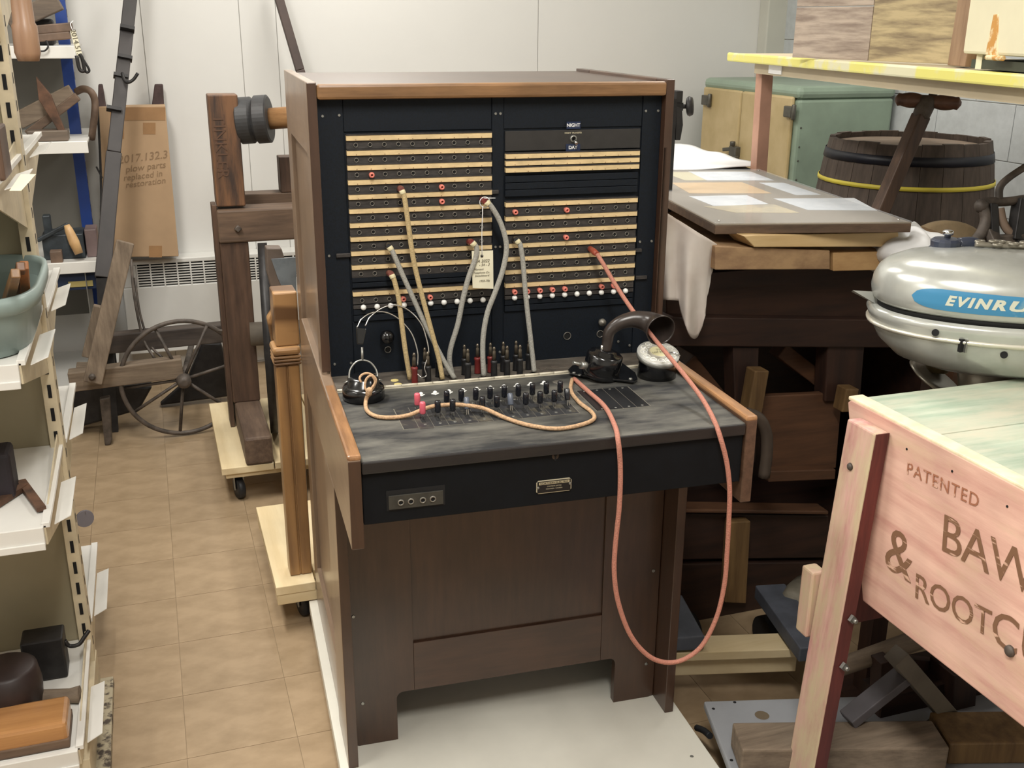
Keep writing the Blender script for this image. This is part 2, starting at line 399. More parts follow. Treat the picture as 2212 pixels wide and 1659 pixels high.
BOARDT = mat('board_surface', (150, 138, 122), 0.4, var=0.08, scale=6)
ALU = mat('motor_enamel', (198, 200, 194), 0.25, metal=0.35, var=0.1, scale=9, coat=0.3)
ALUD = mat('motor_metal', (168, 162, 148), 0.35, metal=0.5, var=0.15, scale=9)
DECAL = mat('blue_decal', (64, 134, 176), 0.35, rgb2=(140, 170, 176), scale=14, contrast=(0.24, 0.36))
PINKW = wood('faded_pink_wood', (222, 182, 164), (200, 152, 138), 'y', 0.7, 9, 0.2, contrast=(0.3, 0.62), rings=0.15, paint=(206, 178, 148), paintamt=0.62)
PINKWZ = wood('faded_pink_wood', (210, 166, 156), (176, 120, 116), 'z', 0.7, 9, 0.3, contrast=(0.3, 0.62), rings=0.15, paint=(196, 180, 146), paintamt=0.5)
REDW = wood('old_red_wood', (110, 52, 46), (72, 32, 30), 'z', 0.65, 9, 0.2)
GREENW = wood('faded_green_wood', (176, 184, 166), (144, 162, 142), 'x', 0.75, 9, 0.3, contrast=(0.3, 0.62), paint=(190, 186, 166), paintamt=0.54)
CREAMW = mat('worn_top_edge', (238, 218, 184), 0.7, var=0.12, scale=30)
STENC = mat('stencil_brown', (124, 90, 66), 0.7, rgb2=(206, 168, 146), scale=34, stretch=(1, 0.5, 3), contrast=(0.36, 0.42))
RUBBER = mat('rubber', (28, 30, 34), 0.5)
TUB = mat('tub_grey_green', (138, 154, 150), 0.35, var=0.06, scale=5)
LTHR = mat('old_leather', (118, 96, 80), 0.6, var=0.25, scale=14)
DENIM = mat('blue_grey_paint', (84, 88, 98), 0.6, var=0.2, scale=16)

# ------------------------------------------------------------------ the room
X0, X1, Y0, Y1, ZC = -2.6, 2.68, -3.6, 2.8, 2.6
fl = struct('floor', MB().box(X0, X1, Y0, Y1, -0.05, -0.0025), FLOORM)
ROOTM[fl.name] = fl.matrix_world.copy()
TS = 0.2286
proto = None
for i in range(-3, 9):
    for j in range(-8, 11):
        cx, cy = -0.31 + TS * (i + 0.5), 0.531 + TS * (j + 0.5)
        if cx > 1.5 or cy > 2.75: continue
        if proto is None:
            h = TS / 2 - 0.0006
            proto = mesh_from(MB().box(-h, h, -h, h, -0.0025, 0), Wd, 'floor_tile'); proto.materials.append(TILE)
        o = bpy.data.objects.new('floor_tile', proto); COL.objects.link(o); o.parent = fl; o.matrix_local = ROOTM[fl.name].inverted() @ Matrix.Translation((cx, cy, 0))
struct('ceiling', MB().box(X0, X1, Y0, Y1, ZC, ZC + 0.05), CEIL)
wb = struct('wall_back', MB().box(X0, X1, Y1 + 0.006, Y1 + 0.1, 0, ZC), WALL); ROOTM[wb.name] = wb.matrix_world.copy()
xs = [X0, -1.5, A(307, 60, 'y', Y1).x, A(529, 200, 'y', Y1).x, A(600, 100, 'y', Y1).x, 1.45, X1]
for a, b in zip(xs[:-1], xs[1:]):
    part('wall_panel', MB().box(a + 0.0015, b - 0.0015, Y1, Y1 + 0.006, 0.01, ZC - 0.01), PANELW, wb)
wr = struct('wall_right', MB().box(X1 + 0.006, X1 + 0.1, Y0, Y1, 0, ZC), WALL); ROOTM[wr.name] = wr.matrix_world.copy()
bm_ = {}
for r in range(8):
    off = 0.2 if r % 2 else 0.0
    y = -0.6 - off
    while y < Y1:
        a, b = max(y, -0.6), min(y + 0.4, Y1)
        if b - a > 0.05:
            o = part('concrete_block', MB().box(X1, X1 + 0.006, a + 0.0015, b - 0.0015, r * 0.2 + 0.0015, r * 0.2 + 0.1985), BLOCK, wr, bevel=0.0015)
        y += 0.4
struct('wall_left', MB().box(X0 - 0.1, X0, Y0, Y1, 0, ZC), WALL)
struct('wall_front', MB().box(X0, X1, Y0 - 0.1, Y0, 0, ZC), WALL)
pa, pb = A(1652, 60, 'y', 2.74), A(1697, 60, 'y', 2.74)
struct('trim_1', MB().box(pa.x, pb.x, 2.72, 2.8, 0, ZC).box(pb.x + 0.008, pb.x + 0.055, 2.75, 2.8, 0, ZC), mat('conduit_paint', (196, 195, 184), 0.5, var=0.04, scale=4), bevel=0.006)
for n, (lx, ly) in enumerate(LAMPS):
    if n == 3: continue
    t = thing('ceiling_light', 'fluorescent ceiling light ' + ['above the aisle left of the switchboard', 'above the document board', 'above the camera position', '', 'far left behind the camera', 'near the back wall'][n], 'ceiling light', (lx, ly, 2.585))
    part('housing', MB().box(lx - 0.17, lx + 0.17, ly - 0.62, ly + 0.62, 2.585, 2.6), SHELFW, t)

# wall heater
HY = 2.7
t = thing('wall_heater', 'long white metal wall heater with slotted grille on the back wall', 'heater', (0.2, HY, 0.1))
hx0, hx1 = -0.42, 1.2
zt, zb = 0.52, 0.115
mb = MB().box(hx0, hx1, HY, 2.8, zb, zt - 0.115).box(hx0, hx1, HY, 2.8, zt - 0.02, zt).box(hx0, hx1, HY + 0.05, 2.8, zt - 0.12, zt - 0.02)
mb.box(hx0, hx0 + 0.06, HY, 2.8, zt - 0.115, zt - 0.02)
part('casing', mb, HEATW, t, bevel=0.004)
part('grille_shadow', MB().box(hx0 + 0.06, hx1, HY + 0.03, HY + 0.05, zt - 0.115, zt - 0.02), HOLE, t)
gm = MB(); x = hx0 + 0.06
while x < 0.95:
    gm.box(x, x + 0.006, HY, HY + 0.01, zt - 0.118, zt - 0.018); x += 0.054
part('grille_bars', gm, HEATW, t)
gm = MB()
for k in range(1, 9):
    z = zt - 0.118 + k * 0.0112
    gm.box(hx0 + 0.06, hx1, HY + 0.002, HY + 0.012, z - 0.0022, z + 0.0022)
part('grille_louvres', gm, HEATW, t)

# ------------------------------------------------------------------ switchboard (coordinates in frame S)
W = 0.69
plat = thing('platform_dolly', 'white painted platform under the telephone switchboard', 'dolly', (0.345, -0.05, -0.075), S)
part('deck', MB().box(-0.016, 0.706, -0.62, 0.505, -0.03, 0), PLYW, plat, S, bevel=0.002)
part('cleat', MB().box(0.0, 0.05, -0.6, 0.5, -0.05, -0.03), PINEY, plat, S)
part('cleat', MB().box(0.64, 0.69, -0.6, 0.5, -0.05, -0.03), PINEY, plat, S)
for (cx, cy) in ((0.03, -0.55), (0.66, -0.55), (0.03, 0.47), (0.66, 0.47)):
    part('caster', MB().cyl((cx - 0.01, cy, -0.0625), (cx + 0.01, cy, -0.0625), 0.0125, n=14), RUBBER, plat, S)
sc_ = MB()
for c in ((0.667, -0.3), (0.6, -0.55), (0.2, -0.5)): sc_.lathe([(0.004, 0), (0.003, 0.0006)], (c[0], c[1], 0), n=10)
part('screw_heads', sc_, STEEL, plat, S)

sb = thing('telephone_switchboard', 'dark walnut telephone switchboard cabinet with black jack panel and key shelf', 'switchboard', (0.345, 0.1, 0), S)
def P(name, mb, m, bevel=0.0, label=None, kind=None): return part(name, mb, m, sb, S, bevel, label, kind)
def Q(name, mb, m, par, bevel=0.0, label=None, kind=None): return part(name, mb, m, par, S, bevel, label, kind)
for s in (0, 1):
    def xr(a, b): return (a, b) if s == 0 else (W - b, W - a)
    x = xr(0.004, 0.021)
    SW, SWY = (SHEENW, SHEENWY) if s == 0 else (WALNUT, WALNUTY)
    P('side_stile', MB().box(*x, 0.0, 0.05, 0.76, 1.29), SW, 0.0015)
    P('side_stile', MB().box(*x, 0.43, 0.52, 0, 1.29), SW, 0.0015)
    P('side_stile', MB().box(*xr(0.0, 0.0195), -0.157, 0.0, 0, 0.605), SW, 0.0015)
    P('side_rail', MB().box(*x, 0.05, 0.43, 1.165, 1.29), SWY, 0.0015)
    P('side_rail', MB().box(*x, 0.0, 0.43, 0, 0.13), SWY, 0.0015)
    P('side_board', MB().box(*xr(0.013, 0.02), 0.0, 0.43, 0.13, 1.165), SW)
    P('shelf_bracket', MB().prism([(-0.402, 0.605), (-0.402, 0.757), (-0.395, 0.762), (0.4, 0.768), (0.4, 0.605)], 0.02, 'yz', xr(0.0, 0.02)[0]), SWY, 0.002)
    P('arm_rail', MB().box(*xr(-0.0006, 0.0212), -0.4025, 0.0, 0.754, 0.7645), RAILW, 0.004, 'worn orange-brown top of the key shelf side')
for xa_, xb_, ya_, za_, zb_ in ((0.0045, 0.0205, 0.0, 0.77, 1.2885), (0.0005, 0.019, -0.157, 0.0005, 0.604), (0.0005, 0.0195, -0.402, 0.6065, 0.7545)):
    P('added_edge_strip', MB().box(xa_, xb_, ya_ - 0.0012, ya_ + 0.001, za_, zb_), WALNUT, 0.0005)  # added strips: plain walnut over edges lightened by the painted sheen
P('top_board', MB().box(0.021, 0.669, 0.002, 0.52, 1.266, 1.284), WALNUTX, 0.002)
P('fascia', MB().box(0.021, 0.669, -0.004, 0.016, 1.2605, 1.2865), FASC, 0.005, 'worn honey-brown front edge of the top')
P('back_board', MB().box(0.02, 0.67, 0.505, 0.515, 0.15, 1.266), WALNUT)
P('base_floor', MB().box(0.03, 0.66, 0.1, 0.5, 0.16, 0.18), WALNUTX)
# face panel
P('face_panel', MB().box(0.021, 0.669, 0.022, 0.032, 0.748, 1.262), BLK)
P('panel_stile', MB().box(0.021, 0.0665, 0.018, 0.022, 0.752, 1.261), BLK, 0.001)
P('panel_stile', MB().box(0.3365, 0.3585, 0.018, 0.022, 0.752, 1.261), BLK, 0.001)
P('panel_stile', MB().box(0.631, 0.669, 0.018, 0.022, 0.752, 1.261), BLK, 0.001)
P('panel_head', MB().box(0.067, 0.336, 0.0195, 0.022, 1.204, 1.261), BLK, 0.001)
P('panel_head', MB().box(0.359, 0.6305, 0.0195, 0.022, 1.204, 1.261), BLK, 0.001)
P('lower_panel', MB().box(0.067, 0.336, 0.0195, 0.022, 0.752, 0.857), BLK, 0.001)
P('lower_panel', MB().box(0.359, 0.6305, 0.0195, 0.022, 0.752, 0.857), BLK, 0.001)
sm = MB()
for x, z in ((0.031, 1.232), (0.060, 1.233), (0.343, 1.2315), (0.352, 1.2315), (0.637, 1.232), (0.662, 1.232), (0.03, 0.985), (0.061, 0.985), (0.343, 0.986), (0.352, 0.986), (0.637, 0.982), (0.662, 0.982), (0.03, 0.778), (0.061, 0.778), (0.352, 0.777), (0.6, 0.78), (0.625, 0.77)):
    sm.lathe([(0.0028, 0), (0.0022, 0.0015)], (x, 0.018, z), (0, -1, 0), 10)
P('panel_screws', sm, STEEL)
LX, RX = 0.0695, 0.361
lz = [1.194, 1.168, 1.1423, 1.1165, 1.0905, 1.065, 1.0395, 1.0142, 0.988, 0.9622, 0.9122]
rz = [1.155, 1.1423, 1.1298, 1.0658, 1.0395, 1.0142, 0.988, 0.9625, 0.9372, 0.9112]
holesL = [1.1817, 1.1555, 1.1295, 1.1038, 1.0775, 1.052, 1.026, 1.0, 0.9745, 0.949, 0.8987]
holesR = [1.0525, 1.026, 1.0, 0.975, 0.949, 0.924, 0.8987]
pegs = {(0, 1.1295, 1), (0, 1.1038, 6), (0, 1.0775, 6), (1, 1.0525, 0), (1, 1.0525, 4), (1, 1.0, 4), (0, 0.8987, 3), (0, 0.8987, 5)} | {(1, 0.8987, k) for k in (0, 1, 2, 3, 4, 7, 8)}
plugged = {(0, 1.1038, 3), (0, 1.0775, 9), (0, 1.0, 2), (0, 0.949, 2), (0, 1.0, 8), (1, 1.0, 0), (1, 0.975, 6)}
jack_me = {}
for col, x0, zs, hs, a0 in ((0, LX, lz, holesL, 0.0862), (1, RX, rz, holesR, 0.3785)):
    for z in zs:
        o = P('label_strip', MB().box(x0, x0 + 0.265, 0.0105, 0.021, z - 0.0046, z + 0.0046), CREAM, 0.0006)
        Q('strip_ledge', MB().box(x0, x0 + 0.265, 0.0095, 0.021, z + 0.0048, z + 0.0066), BLK2, o)
        d = MB()
        for k in range(10): d.cyl((a0 + 0.0254 * k, 0.0108, z - 0.0028), (a0 + 0.0254 * k, 0.0101, z - 0.0028), 0.0009, n=6)
        Q('label_pins', d, STENC, o)
    for z in hs:
        hh = 0.007
        o = P('jack_strip', MB().box(x0, x0 + 0.265, 0.0145, 0.021, z - hh, z + hh), BLK2, 0.0005)
        for k in range(10):
            xx = a0 + 0.0254 * k
            if 'j' not in jack_me:
                m_ = MB().lathe([(0.0030, -0.0006), (0.0030, 0.0016), (0.0036, 0.0019), (0.0041, 0.0016), (0.0041, -0.0006)], (0, 0, 0), (0, -1, 0), 14, caps=False)
                j = mesh_from(m_, Wd, 'jack'); j.materials.append(RING); jack_me['j'] = j
                m_ = MB().lathe([(0.0031, 0.0), (0.0031, 0.0003)], (0, 0, 0), (0, -1, 0), 12)
                j = mesh_from(m_, Wd, 'jack_hole'); j.materials.append(HOLE); jack_me['h'] = j
            loc = ROOTM[o.name].inverted() @ S @ Vector((xx, 0.0145, z))
            for nm, key in (('jack', 'j'),):
                c = bpy.data.objects.new(nm, jack_me[key]); COL.objects.link(c); c.parent = o; c.matrix_local = Matrix.Translation(loc)
        hm = MB()
        for k in range(10): hm.lathe([(0.0031, 0.0), (0.0031, 0.0002)], (a0 + 0.0254 * k, 0.0145, z), (0, -1, 0), 10)
        Q('jack_openings', hm, HOLE, o)
        for k in range(10):
            if (col, z, k) in pegs:
                Q('peg', MB().lathe([(0.0018, 0.002), (0.0018, 0.012), (0.0030, 0.0135), (0.0046, 0.012), (0.0052, 0.009), (0.0048, 0.004), (0.004, 0.0)], (a0 + 0.0254 * k, 0.0145, z), (0, -1, 0), 16, caps=False), RED, o, label='coral red ring peg in a jack')
# blank strips
for z in (1.1125, 1.0995, 1.0865): P('blank_strip', MB().box(RX, RX + 0.265, 0.015, 0.021, z - 0.0060, z + 0.0060), BLK, 0.0006)
for z in (0.9375, 0.9275): P('blank_strip', MB().box(LX, LX + 0.265, 0.015, 0.021, z - 0.0042, z + 0.0042), BLK, 0.0006)
for x0 in (LX, RX):
    P('blank_strip', MB().box(x0, x0 + 0.265, 0.015, 0.021, 0.8715, 0.8815), BLK, 0.0006)
    P('blank_strip', MB().box(x0, x0 + 0.265, 0.015, 0.021, 0.8585, 0.8700), BLK, 0.0006)
    o = P('lamp_strip', MB().box(x0, x0 + 0.265, 0.013, 0.021, 0.883, 0.890), BLK2, 0.0006)
    a0 = 0.0876 if x0 == LX else 0.3790
    for k in range(10):
        if x0 == LX and k == 4: continue
        Q('lamp_cap', MB().sphere((a0 + 0.0254 * k, 0.009, 0.8867), 0.0054, 14), WHITEP, o, label='round white lamp cap')
for x, z in ((0.0555, 0.9855), (0.642, 0.911), (0.336, 1.0905), (0.628, 0.966)):
    w_ = 0.012 if x > 0.1 else 0.013
    P('strip_tab', MB().box(x - w_, x + w_, 0.012, 0.018, z - 0.0035, z + 0.0035), BLK2, 0.0008)
# night / day switch
np_ = P('transfer_plate', MB().box(0.361, 0.6275, 0.0165, 0.021, 1.164, 1.2), mat('brown_black', (44, 42, 41), 0.5, var=0.15, scale=40), 0.0006)
for txt, z, w_ in (('NIGHT', 1.2085, 0.0135), ('DAY', 1.1678, 0.0140)):
    o = P('tape_label', MB().box(0.4925 - w_, 0.4925 + w_, 0.0150, 0.0165, z - 0.0065, z + 0.0065), NAVY, label='navy tape label reading ' + txt)
    lettering(txt, 0.0085, INKW, o, plane_m((0.492, 0.0146, z), (1, 0, 0), (0, 0, 1)), S, bold=0.0002)
lettering('NIGHT TRANSFER', 0.0042, BRASSP, np_, plane_m((0.4925, 0.0162, 1.1945), (1, 0, 0), (0, 0, 1)), S, bold=0.0001)
o = P('toggle_switch', MB().lathe([(0.0068, 0), (0.0068, 0.003), (0.0050, 0.004), (0.0042, 0.004), (0.0042, 0.001)], (0.4928, 0.0165, 1.184), (0, -1, 0), 18, caps=False), STEEL)
Q('toggle', MB().cyl((0.4928, 0.0155, 1.184), (0.4940, -0.0005, 1.1765), 0.0018, 0.0029, 12), CHROME, o)
Q('toggle_recess', MB().cyl((0.4928, 0.0165, 1.184), (0.4928, 0.0152, 1.184), 0.0043, n=12), HOLE, o)
# lower panel knobs and openings
P('buzzer_knob', MB().lathe([(0.006, 0), (0.0065, 0.004), (0.012, 0.01), (0.0138, 0.018), (0.012, 0.026), (0.006, 0.0305), (0, 0.0315)], (0.1285, 0.0195, 0.829), (0, -1, 0), 24), BAKE, label='glossy black ball knob')
for x, z, r in ((0.132, 0.7985, 0.0065), (0.4914, 0.7995, 0.008), (0.5610, 0.7985, 0.0075)):
    P('key_opening', MB().lathe([(r - 0.0012, 0.0002), (r - 0.0010, 0.0016), (r, 0.0012), (r, 0)], (x, 0.0195, z), (0, -1, 0), 18, caps=False), RING)
    P('opening_core', MB().cyl((x, 0.0195, z), (x, 0.0192, z), r - 0.001, n=16), HOLE)
P('pilot_knob', MB().lathe([(0.004, 0), (0.005, 0.006), (0.0075, 0.009), (0.0075, 0.014), (0, 0.017)], (0.5605, 0.0195, 0.8255), (0, -1, 0), 18), RING)
# key shelf
P('plug_shelf', MB().box(0.021, 0.669, -0.072, 0.022, 0.735, 0.7535), mat('dusty_plug_shelf', (104, 97, 88), 0.6, rgb2=(70, 64, 58), scale=60, stretch=(0.3, 1, 1)), 0.001)
P('key_shelf', MB().box(0.021, 0.669, -0.400, -0.0725, 0.735, 0.7525), DUST, 0.002)
P('shelf_lip', MB().box(0.021, 0.669, -0.4025, -0.38, 0.731, 0.7515), wood('lip', (38, 33, 31), (22, 20, 22), 'x', 0.45, 12, 0.05), 0.0025)
o = P('bead_rail', MB().box(0.021, 0.669, -0.0755, -0.0705, 0.7525, 0.7545), BEAD)
for k in range(22):
    a = 0.023 + k * 0.0294
    Q('bead', MB().cyl((a, -0.073, 0.7562), (a + 0.0286, -0.073, 0.7562), 0.0026, n=8), BEAD, o)
for x, y in ((0.1345, -0.034), (0.1365, -0.058)):
    P('coin_cap', MB().lathe([(0.0075, 0), (0.0070, 0.0012)], (x, y, 0.7535), n=20), mat('yellowed_disc', (226, 208, 140), 0.4), label='small yellowed round cap')
for k in range(3):
    for r in range(2):
        P('hole_cap', MB().lathe([(0.0085, 0), (0.0082, 0.0008), (0.007, 0.0006)], (0.4245 + 0.0262 * k + r * 0.002, -0.032 - 0.024 * r, 0.7535), n=20), mat('brown_disc', (92, 84, 76), 0.5), label='brown round cap closing a plug hole')
# plug hole bushings
bh = MB()
for k in range(10):
    for y in (-0.031, -0.0585): bh.lathe([(0.0068, 0), (0.0064, 0.0004)], (0.168 + 0.0254 * k, y, 0.7535), n=14)
P('plug_seats', bh, HOLE)
# lamp jewels
for k in range(10):
    x = 0.1671 + 0.0259 * k; y = -0.124 + 0.0004 * k
    o = P('lamp_jewel', MB().lathe([(0.0072, 0), (0.0078, 0.0010), (0.0055, 0.0016)], (x, y, 0.7525), n=4, smooth=False), WHITEP)
    Q('jewel_dome', MB().lathe([(0.0044, 0.001), (0.0038, 0.004), (0.0018, 0.0058), (0, 0.0062)], (x, y, 0.7525), n=14), WHITEP, o)
P('lamp_jewel', MB().lathe([(0.0078, 0), (0.0082, 0.0010), (0.0060, 0.0014)], (0.4262, -0.118, 0.7525), n=18), RING, label='dark unlit jewel at the end of the row')
# key modules
MW = 0.02545; KX = 0.1075
GAPM = mat('plate_gap', (112, 108, 98), 0.5)
P('key_bed', MB().box(KX - 0.001, KX + 12 * MW + 0.001, -0.2845, -0.1825, 0.7525, 0.7529), GAPM)
P('key_bed', MB().box(0.4445, 0.5465, -0.283, -0.174, 0.7525, 0.7529), GAPM)
for k in range(12):
    x = KX + MW * k
    o = P('key_plate', MB().box(x + 0.0004, x + MW - 0.0004, -0.2835, -0.1835, 0.7525, 0.7534), mat('key_plate', (48, 49, 52), 0.35, rgb2=(86, 82, 72), scale=30, detail=6, contrast=(0.36, 0.5)), 0.0003)
    if k > 0:
        c = x + MW / 2
        q = MB()
        for (yy) in (-0.190, -0.272): q.lathe([(0.0030, 0), (0.0026, 0.0006)], (c, yy, 0.7534), n=10)
        Q('plate_screws', q, STEEL, o)
        Q('key_slots', MB().box(c - 0.0035, c + 0.0035, -0.262, -0.238, 0.7534, 0.7537).box(c - 0.0035, c + 0.0035, -0.218, -0.198, 0.7534, 0.7537), HOLE, o)
P('card_slot', MB().box(0.134, 0.157, -0.2895, -0.2842, 0.7525, 0.7531), BLK2, 0.0004)
for k in range(4):
    x = 0.4455 + 0.0249 * k
    o = P('blank_plate', MB().box(x + 0.0005, x + 0.0244, -0.282, -0.175, 0.7525, 0.7534), mat('blank_plate', (30, 31, 34), 0.35, var=0.25, scale=12), 0.0003)
    q = MB()
    for yy in (-0.181, -0.276): q.lathe([(0.0026, 0), (0.0022, 0.0006)], (x + 0.0124, yy, 0.7534), n=10)
    Q('plate_screws', q, STEEL, o)
def keylever(x, y, m, tilt=0.0, lab=None):
    z = 0.7534; o_ = Vector((x, y, z)); ax = Vector((0.05 * (1 if tilt else 0), -math.sin(tilt), math.cos(tilt))).normalized()
    a = Vector((1, 0, 0))
    mb = MB()
    for s in (-1, 1): mb.bar(o_ + a * 0.0018 * s, o_ + ax * 0.016 + a * 0.0010 * s, 0.0012, 0.0034, (0, 1, 0))
    o = P('key_lever', mb, CHROME, label=lab)
    Q('key_cap', MB().lathe([(0.0042, 0.0095), (0.0052, 0.011), (0.0052, 0.0280), (0.0044, 0.0302), (0.0022, 0.0310), (0, 0.0312)], o_, ax, 14), m, o)
for k in range(11):
    x = 0.1462 + 0.0259 * k
    if k != 1: keylever(x, -0.200, PINK if k == 0 else KEYK, 0.0, 'pink key lever, rear row' if k == 0 else None)
    keylever(x + 0.0005, -0.245, PINK if k == 0 else (mat('key_grey', (86, 92, 104), 0.3) if k in (3, 6) else KEYK), -0.5 if k in (3, 6, 10) else 0.0, 'pink key lever, front row' if k == 0 else None)
# drawer front
P('drawer_front', MB().box(0.0215, 0.6685, -0.396, -0.375, 0.643, 0.731), DARKD, 0.0015)
P('drawer_box', MB().box(0.03, 0.66, -0.375, -0.1, 0.65, 0.735), DARKD)
o = P('headset_jack_plate', MB().box(0.061, 0.148, -0.3985, -0.396, 0.6655, 0.689), mat('jack_plate', (58, 56, 50), 0.5, var=0.2, scale=50), 0.0006)
Q('plate_recess', MB().box(0.058, 0.151, -0.3965, -0.3955, 0.663, 0.6975), HOLE, o)
for x in (0.080, 0.096, 0.115, 0.131):
    Q('socket', MB().lathe([(0.0034, 0.0002), (0.0034, 0.002), (0.0052, 0.0015), (0.0052, 0)], (x, -0.3985, 0.6765), (0, -1, 0), 16, caps=False), RING, o)
    Q('socket_hole', MB().cyl((x, -0.3985, 0.6765), (x, -0.3990, 0.6765), 0.0036, n=12), HOLE, o)
o = P('keyhole', MB().lathe([(0.0062, 0), (0.0058, 0.0008)], (0.3337, -0.396, 0.727), (0, -1, 0), 20, sx=1.0), mat('worn_escutcheon', (70, 54, 40), 0.6, var=0.4, scale=80))
Q('keyhole_slot', MB().lathe([(0.0026, 0), (0.0026, 0.0012)], (0.3337, -0.396, 0.729), (0, -1, 0), 12).box(0.3323, 0.3351, -0.3972, -0.396, 0.719, 0.729), HOLE, o)
o = P('name_plate', MB().prism([(0.3055, 0.6635), (0.3585, 0.6635), (0.362, 0.667), (0.362, 0.683), (0.3585, 0.6865), (0.3055, 0.6865), (0.302, 0.683), (0.302, 0.667)], 0.0018, 'xz', -0.3978), BRASSP, 0.0004, 'small silver-rimmed black maker plate')
Q('plate_field', MB().box(0.3036, 0.3604, -0.3982, -0.3976, 0.6650, 0.6850), mat('plate_black', (16, 15, 18), 0.35), o)
Q('plate_band', MB().box(0.3062, 0.3582, -0.3985, -0.3980, 0.6792, 0.6836), mat('plate_band', (176, 164, 134), 0.5), o)
lettering('NORTHERN ELECTRIC', 0.0048, HOLE, o, plane_m((0.3322, -0.3988, 0.6814), (1, 0, 0), (0, 0, 1)), S, ext=0.0001)
lettering('COMPANY LIMITED', 0.0028, BRASSP, o, plane_m((0.3322, -0.3985, 0.6755), (1, 0, 0), (0, 0, 1)), S, ext=0.0001)
lettering('MONTREAL  CANADA', 0.0028, BRASSP, o, plane_m((0.3322, -0.3985, 0.6712), (1, 0, 0), (0, 0, 1)), S, ext=0.0001)
Q('plate_rivets', MB().lathe([(0.0024, 0), (0.0018, 0.0012)], (0.3048, -0.398, 0.6745), (0, -1, 0), 10).lathe([(0.0024, 0), (0.0018, 0.0012)], (0.3592, -0.398, 0.6765), (0, -1, 0), 10), STEEL, o)
# lower front
YF = -0.094
def stile(x0, x1, foot):
    return MB().box(x0, x1, YF, YF + 0.018, 0, 0.64)
arc = [(0.578 - 0.014 + 0.014 * math.cos(a), 0.112 - 0.014 + 0.014 * math.sin(a)) for a in [i * math.pi / 10 for i in range(6)]]
arcl = [(0.109 + 0.014 + 0.014 * math.cos(a), 0.112 - 0.014 + 0.014 * math.sin(a)) for a in [math.pi / 2 + i * math.pi / 10 for i in range(6)]]
P('front_rail', MB().prism([(0.109, 0.0), (0.109, 0.098)] + arcl[::-1][1:-1] + [(0.123, 0.112), (0.1455, 0.112), (0.1455, 0.64), (0.0205, 0.64), (0.0205, 0.004), (0.03, 0.0)], 0.018, 'xz', YF), WALNUT, 0.001)
P('front_rail', MB().prism([(0.578, 0.0), (0.66, 0.0), (0.6695, 0.004), (0.6695, 0.64), (0.5445, 0.64), (0.5445, 0.112), (0.564, 0.112)] + arc[::-1][1:], 0.018, 'xz', YF), WALNUT, 0.001)
P('front_rail', MB().box(0.1457, 0.5443, YF, YF + 0.018, 0.112, 0.2215), WALNUTX, 0.001)
P('front_rail', MB().box(0.1457, 0.5443, YF, YF + 0.018, 0.50, 0.64), WALNUTX, 0.001)
P('front_board', MB().box(0.1457, 0.5443, YF + 0.006, YF + 0.016, 0.2215, 0.50), WALNUT)
sm = MB()
for x, z in ((0.03, 0.30), (0.04, 0.10), (0.655, 0.31), (0.65, 0.085)): sm.lathe([(0.004, 0), (0.003, 0.001)], (x, YF, z), (0, -1, 0), 10)
P('front_screws', sm, STEEL)
# oil lamp style bell and hook on the right side of the cabinet (old telephone gong bracket)
g = thing('wall_machine', 'dark iron machine with round disc knob behind the switchboard right side', 'machine', tuple(A(1485, 300, 'y', 0.62)))
gy = 0.62
part('bracket', MB().box(A(1462, 200, 'y', gy).x, A(1476, 200, 'y', gy).x, gy, gy + 0.03, A(1470, 222, 'y', gy).z, A(1470, 196, 'y', gy).z).prism([(A(1462, 225, 'y', gy).x, A(1462, 228, 'y', gy).z), (A(1474, 235, 'y', gy).x, A(1474, 235, 'y', gy).z), (A(1476, 270, 'y', gy).x, A(1476, 270, 'y', gy).z), (A(1470, 305, 'y', gy).x, A(1470, 303, 'y', gy).z), (A(1460, 300, 'y', gy).x, A(1460, 303, 'y', gy).z)], 0.03, 'xz', gy), IROND, g, bevel=0.002)
c0 = A(1472, 230, 'y', gy + 0.015); c1 = A(1486, 230, 'y', gy + 0.015)
part('disc_knob', MB().cyl(c0, c1, 0.006, n=12).lathe([(0.0, -0.004), (0.022, -0.002), (0.026, 0.004), (0.022, 0.012), (0, 0.014)], c1, (0.8, -0.6, 0.1), 24), IROND, g)
part('arm', MB().box(A(1440, 230, 'y', gy).x, c0.x, gy + 0.005, gy + 0.03, c0.z - 0.01, c0.z + 0.01).box(A(1440, 230, 'y', gy).x, A(1462, 230, 'y', gy).x, gy, gy + 0.03, 0.05, c0.z + 0.02), IROND, g)

# ---- plugs standing in the shelf
def plug_parts(root, x, y, m):
    part('plug_shell', MB().lathe([(0.0058, 0), (0.0060, 0.002), (0.0056, 0.026), (0.0066, 0.0275), (0.0066, 0.0305), (0.0045, 0.0325)], (x, y, 0.7537), n=14), m, root, S)
    part('plug_shank', MB().lathe([(0.0040, 0.0325), (0.0034, 0.050), (0.0022, 0.0515), (0.0030, 0.0535), (0.0030, 0.0560), (0.0016, 0.0590), (0, 0.0595)], (x, y, 0.7537), n=12), PLUGM, root, S)
front = {0: SHELLR, 1: SHELLK, 4: SHELLK, 6: SHELLK, 7: SHELLK, 8: SHELLK}
back = {1: SHELLK, 2: SHELLK, 4: SHELLK, 5: SHELLR, 6: SHELLR, 7: SHELLK, 8: SHELLK, 9: SHELLK}
ordn = ['first', 'second', 'third', 'fourth', 'fifth', 'sixth', 'seventh', 'eighth']
